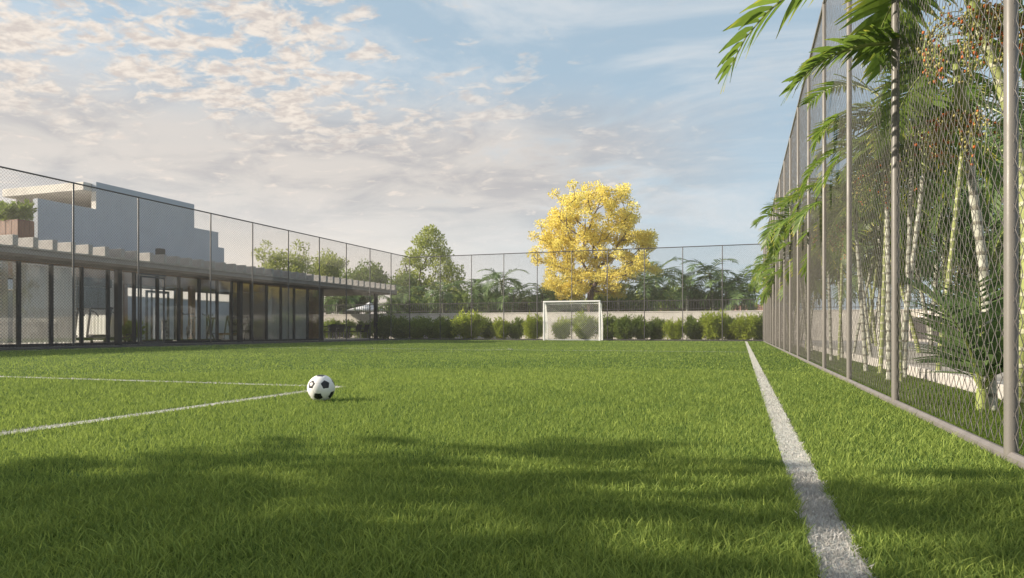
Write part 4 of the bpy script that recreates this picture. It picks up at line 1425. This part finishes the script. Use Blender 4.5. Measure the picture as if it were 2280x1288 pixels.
# taller second row across the pavement
tall_src = [palm_clump('palm', (0, 0, 0), 'x', [(0, 0, -.3, .3, 3.6), (.2, .3, .6, .2, 4.3), (-.2, .1, -.7, -.4, 3.1), (.1, -.2, .2, -.9, 2.6)], None, 81, 'frond_dark', 1.9, 10, 0.46, 0.045, stem_mats=('stem_pale', 'stem_green'), nleaf=24, shaft=False, rad=0.05)]
for i, (X, Y, s_) in enumerate([(4.2, 11.5, .92), (5.6, 14.8, 1.0), (4.0, 17.5, .98), (5.4, 21.0, 1.0), (4.4, 25.0, .95), (6.8, 9.8, .98), (7.2, 17.8, 1.08), (4.9, 30.0, .95), (8.9, 13.0, 1.1)]):
    o = tall_src[0] if i == 0 else copy_tree(tall_src[0])
    o.location = (X, Y, 0); o.rotation_euler[2] = i * 2.3; o.scale = (s_, s_, s_)
    tag(o, f'tall dull green palm clump set back from the right fence, {ord_[i]} by distance from the fence corner post' if False else
        ['tall palm clump set back behind the fence, nearest the berry palms', 'tall palm clump in the middle of the set-back group', 'tall palm clump set back, close behind the fence row',
         'tall palm clump set back, left of the middle group', 'tall palm clump set back towards the far corner', 'tall palm clump furthest right in the set-back group',
         'tall palm clump against the white wall, mid-distance', 'tall palm clump set back, last before the far corner', 'tall palm clump beyond the white wall on the right'][i], 'palm', 'tall palms set back from the right fence')


def at(px, py, d):
    u = (px - 1140) / 1520
    return (d * (-math.sin(YAW) + math.cos(YAW) * u), d * (math.cos(YAW) + math.sin(YAW) * u), 0.5 + (737 - py) / 1520 * d)


def near_palm(label, base_px, X, pts_px, shaft_px, r0, r1, mt, seed, fr, fruits, n_extra=3, frL=1.1, ll=0.25, lw=0.034, crown_el=(1.2, .5)):
    """one of the two tall palms right behind the near bay"""
    Y = YX(base_px, X)
    d = -X * math.sin(YAW) + Y * math.cos(YAW)
    root = empty('palm', (X, Y, 0))
    tag(root, label, 'palm', 'palms along the right fence')
    loc = lambda p: tuple(np.array(at(*p)) - np.array([X, Y, 0]))
    P = [(0, 0, -0.03)] + [loc(p) for p in pts_px]
    stem(root, P, r0, r1, M[mt])
    tops = [Vector(loc(p)) for p in shaft_px]
    MB().tube([P[-1], tops[0] * 0.7 + Vector(P[-1]) * 0.3, tops[0], tops[1]], [r1 * 1.05, r1 * 1.75, r1 * 1.45, r1 * 0.8], 12).build('crownshaft', M['shaft'], root, True)
    build_crown(root, tuple(tops[1]), len(fr) + n_extra, frL, seed, M['frond'], fr, 25, ll, lw, crown_el[0], crown_el[1], vdroop=0.32, arch=1.5)
    for (az, L_) in fruits:
        fruit(root, P[-1], az, seed + int(az * 10), L_ * .72, 190)
    return root


near_palm('thick pale-trunked palm with red and green berries in the nearest fence bay', 2208, 1.47,
          [(2203, 780, 4.35), (2190, 600, 4.4), (2170, 450, 4.45), (2147, 268, 4.5)], [(2137, 205, 4.5), (2128, 130, 4.5)], 0.034, 0.024, 'stem_pale', 91,
          [(math.pi * 0.98, 0.62, 1.05), (math.pi * 0.5, 0.7, 1.2), (math.pi * 0.2, 0.5, 1.2), (math.pi * 1.7, 0.6, 0.9)],
          [(math.pi * 0.95, .5), (math.pi * 1.5, .5), (math.pi * 1.25, .6)], 3)
near_palm('green-ringed leaning palm with a crownshaft at the top edge of the picture', 2262, 1.52,
          [(2285, 700, 3.75), (2280, 420, 3.8), (2230, 194, 3.85), (2172, 40, 3.9)], [(2158, -40, 3.9), (2150, -110, 3.9)], 0.032, 0.026, 'stem_green', 92,
          [(math.pi * 0.97, 0.30, 1.5), (math.pi * 0.6, 0.5, 1.1), (math.pi * 1.4, 0.4, 0.8)],
          [(math.pi * 1.1, .6), (math.pi * 0.3, .5), (math.pi * 1.7, .5)], 4, 1.3, 0.33, 0.046)

# low young palm at the foot of the berry palm
yp = empty('young_palm', (1.42, YX(2205, 1.42) + 0.15, 0))
tag(yp, 'low young palm with dark broad leaves at the foot of the berry palm', 'palm')
build_crown(yp, (0, 0, 0.12), 9, 0.85, 95, M['frond_dark'], [(math.pi * .5, .55, .95), (math.pi * .9, 1.45, .8), (math.pi * .4, 1.35, .85), (math.pi * .1, 1.25, .8), (math.pi * 1.4, 1.4, .8), (math.pi * 1.8, 1.2, .7)], 15, 0.25, 0.040, 1.45, 1.0, vdroop=0.15, arch=0.9)
MB().tube([(0, 0, -0.02), (0, 0, 0.14)], [0.04, 0.03], 8).build('trunk', M['shaft'], yp, True)

# ------------------------------------------------------------------ umbrella, tables and chairs under the open roof
um = empty('patio_umbrella', (Xpx(822, 43.0), 43.0, 0))
um.scale = (1.17, 1.17, 1.06)
tag(um, 'pale grey square patio umbrella standing beyond the wall at the gym end', 'umbrella')
ux = 0.98
apex = (0, 0, 2.28)
cs = [(-ux, -ux, 1.86), (ux, -ux, 1.86), (ux, ux, 1.86), (-ux, ux, 1.86)]
ms = [(0, -ux, 1.90), (ux, 0, 1.90), (0, ux, 1.90), (-ux, 0, 1.90)]
rim = [cs[0], ms[0], cs[1], ms[1], cs[2], ms[2], cs[3], ms[3]]
MB().add([apex] + rim + [(x, y, zc - 0.08) for x, y, zc in rim], [(0, i + 1, (i + 1) % 8 + 1) for i in range(8)] + [(i + 1, i + 9, (i + 1) % 8 + 9, (i + 1) % 8 + 1) for i in range(8)]).build('canopy', M['umbrella'], um)
MB().add([(0, 0, 2.40), (-.16, -.16, 2.27), (.16, -.16, 2.27), (.16, .16, 2.27), (-.16, .16, 2.27)], [(0, 1, 2), (0, 2, 3), (0, 3, 4), (0, 4, 1)]).build('cap', M['umbrella'], um)
MB().bar((0, 0, 0), (0, 0, 2.3), 0.022).build('pole', M['grey_metal'], um, True)
MB().box(-.3, .3, -.3, .3, 0, .06, .02).build('base', M['black'], um)


def chair(loc, rz):
    r_ = empty('outdoor_chair', loc, rz)
    MB().box(-.24, .24, -.24, .24, .42, .47, .015).build('seat', M['black'], r_)
    MB().add([(-.24, .20, .50), (.24, .20, .50), (.24, .30, .86), (-.24, .30, .86), (-.24, .225, .49), (.24, .225, .49), (.24, .325, .86), (-.24, .325, .86)],
             [(0, 1, 2, 3), (5, 4, 7, 6), (0, 4, 5, 1), (3, 2, 6, 7), (1, 5, 6, 2), (0, 3, 7, 4)]).build('backrest', M['black'], r_)
    for sx in (-.22, .22):
        MB().tube([(sx, -.22, 0), (sx, -.22, .64), (sx, .22, .66)], .013, 6).build('armrest', M['grey_metal'], r_, True)
        MB().bar((sx, .22, 0), (sx, .22, .5), .014, 6).build('leg', M['grey_metal'], r_, True)
        MB().bar((sx * .95, -.2, 0), (sx * .95, -.2, .42), .014, 6).build('leg', M['grey_metal'], r_, True)
    return r_


def table(loc, L):
    r_ = empty('outdoor_table', loc)
    MB().box(-.42, .42, -L / 2, L / 2, .71, .75, .01).build('table_top', M['black'], r_)
    for sx in (-.36, .36):
        for sy in (-L / 2 + .08, L / 2 - .08):
            MB().box(sx - .025, sx + .025, sy - .025, sy + .025, 0, .708, .004).build('leg', M['black'], r_)
    return r_


t1 = tag(table((-21.9, 32.4, 0), 1.6), 'dark outdoor dining table nearer the gym end column', 'table', 'outdoor tables under the roof')
t2 = tag(table((-21.9, 35.0, 0), 1.5), 'dark outdoor dining table nearer the slim roof column', 'table', 'outdoor tables under the roof')
ch_lab = {0: 'on the pitch side', 1: 'on the far side'}
ch0 = None
for ti, ty in ((0, 32.4), (1, 35.0)):
    for k, dy in ((0, -.42), (1, .42)):
        for sdn, dx in ((0, .68), (1, -.68)):
            rz = R(-90) if sdn == 0 else R(90)
            if ch0 is None:
                c_ = ch0 = chair((0, 0, 0), 0)
            else:
                c_ = copy_tree(ch0)
            c_.location = (-21.9 + dx, ty + dy, 0); c_.rotation_euler[2] = rz + 0.1 * (k - .5)
            tag(c_, f"dark outdoor chair {ch_lab[sdn]} of the {'left' if ti == 0 else 'right'} table, {'left' if k == 0 else 'right'} of the pair", 'chair', 'outdoor chairs under the roof')

# ------------------------------------------------------------------ distant houses
def house(px, Y, wpx, wall_h, m, label, roof_h=0.8):
    s_ = Y / 1520
    X = Xpx(px, Y); w2 = wpx * s_ / 2
    r_ = empty('house', (X, Y, 0)); tag(r_, label, 'house', 'houses beyond the far wall')
    MB().box(-w2, w2, 0, 6, -0.03, wall_h).build('wall', m, r_)
    MB().add([(-w2 - .4, -.4, wall_h + .002), (w2 + .4, -.4, wall_h + .002), (w2 + .4, 6.4, wall_h + .002), (-w2 - .4, 6.4, wall_h + .002), (-w2 + 1.5, 3, wall_h + roof_h), (w2 - 1.5, 3, wall_h + roof_h)],
             [(0, 1, 5, 4), (1, 2, 5), (2, 3, 4, 5), (3, 0, 4), (3, 2, 1, 0)]).build('roof', M['roof_tile'], r_)
    n = max(2, int(w2))
    for i in range(n):
        xa = -w2 + (i + .5) * 2 * w2 / n
        f_ = MB().box(xa - .5, xa + .5, -.05, -.002, 1.0, 2.1).build('window', M['white_metal'], r_)
        MB().box(xa - .43, xa + .43, -.07, -.052, 1.07, 2.03).build('pane', M['screen'], f_)
    return r_


house(1130, 72, 130, 2.6, M['far_wall_b'], 'low pinkish house between the palms left of the goal')
house(1290, 78, 150, 2.5, M['far_wall_a'], 'low beige house seen above the goal under the yellow tree')
house(1470, 75, 170, 2.6, M['far_wall_a'], 'wide beige house right of the goal behind the palms')
house(1640, 80, 160, 2.7, M['far_wall_b'], 'low pinkish house near the right fence corner')
house(960, 80, 160, 2.6, M['far_wall_a'], 'low beige house behind the far left fence corner')

# ------------------------------------------------------------------ the trees off to the left whose shade falls across the near turf
def camxy(r_, d):
    return (r_ * math.cos(YAW) - d * math.sin(YAW), r_ * math.sin(YAW) + d * math.cos(YAW))


for i, (r_, d_, ztop, zb, hw_, n_, lab) in enumerate([
        (-8.5, 0.4, 5.2, 1.2, 2.6, 60, 'leafy shade tree standing left of the near turf'),
        (-13.0, -0.6, 7.2, 2.6, 3.2, 60, 'tall leafy shade tree further left of the near turf'),
        (-6.5, -3.4, 5.0, 1.5, 2.4, 50, 'leafy shade tree behind the near end of the pitch')]):
    X, Y = camxy(r_, d_)
    pts = crown_points(n_, 0, 0, (ztop + zb) / 2, hw_, hw_, (ztop - zb) / 2, 100 + i)
    tree('shade_tree', (X, Y, 0), lab, 'tree', zb * .9, pts, None, M['leaf_green'], M['bark'], 0.16, 'shade trees left of the near turf', 100 + i, 84, 0.42, 0.20)

# ------------------------------------------------------------------ thin air that pales the far trees
hb = MB().box(-75, 40, -25, 110, -1.0, 13.5).build('haze', None)
hb.data.materials.clear()
hm, HN, ho = new_mat('pale_air')
pv_ = HN.node('ShaderNodeVolumePrincipled')
pv_.inputs['Color'].default_value = (0.95, 0.93, 0.90, 1)
pv_.inputs['Density'].default_value = 0.0012
pv_.inputs['Anisotropy'].default_value = 0.3
hm.node_tree.links.new(pv_.outputs[0], ho.inputs['Volume'])
hb.data.materials.append(hm)
tag(hb, 'pale thin haze over the pitch', 'haze', kind='stuff')
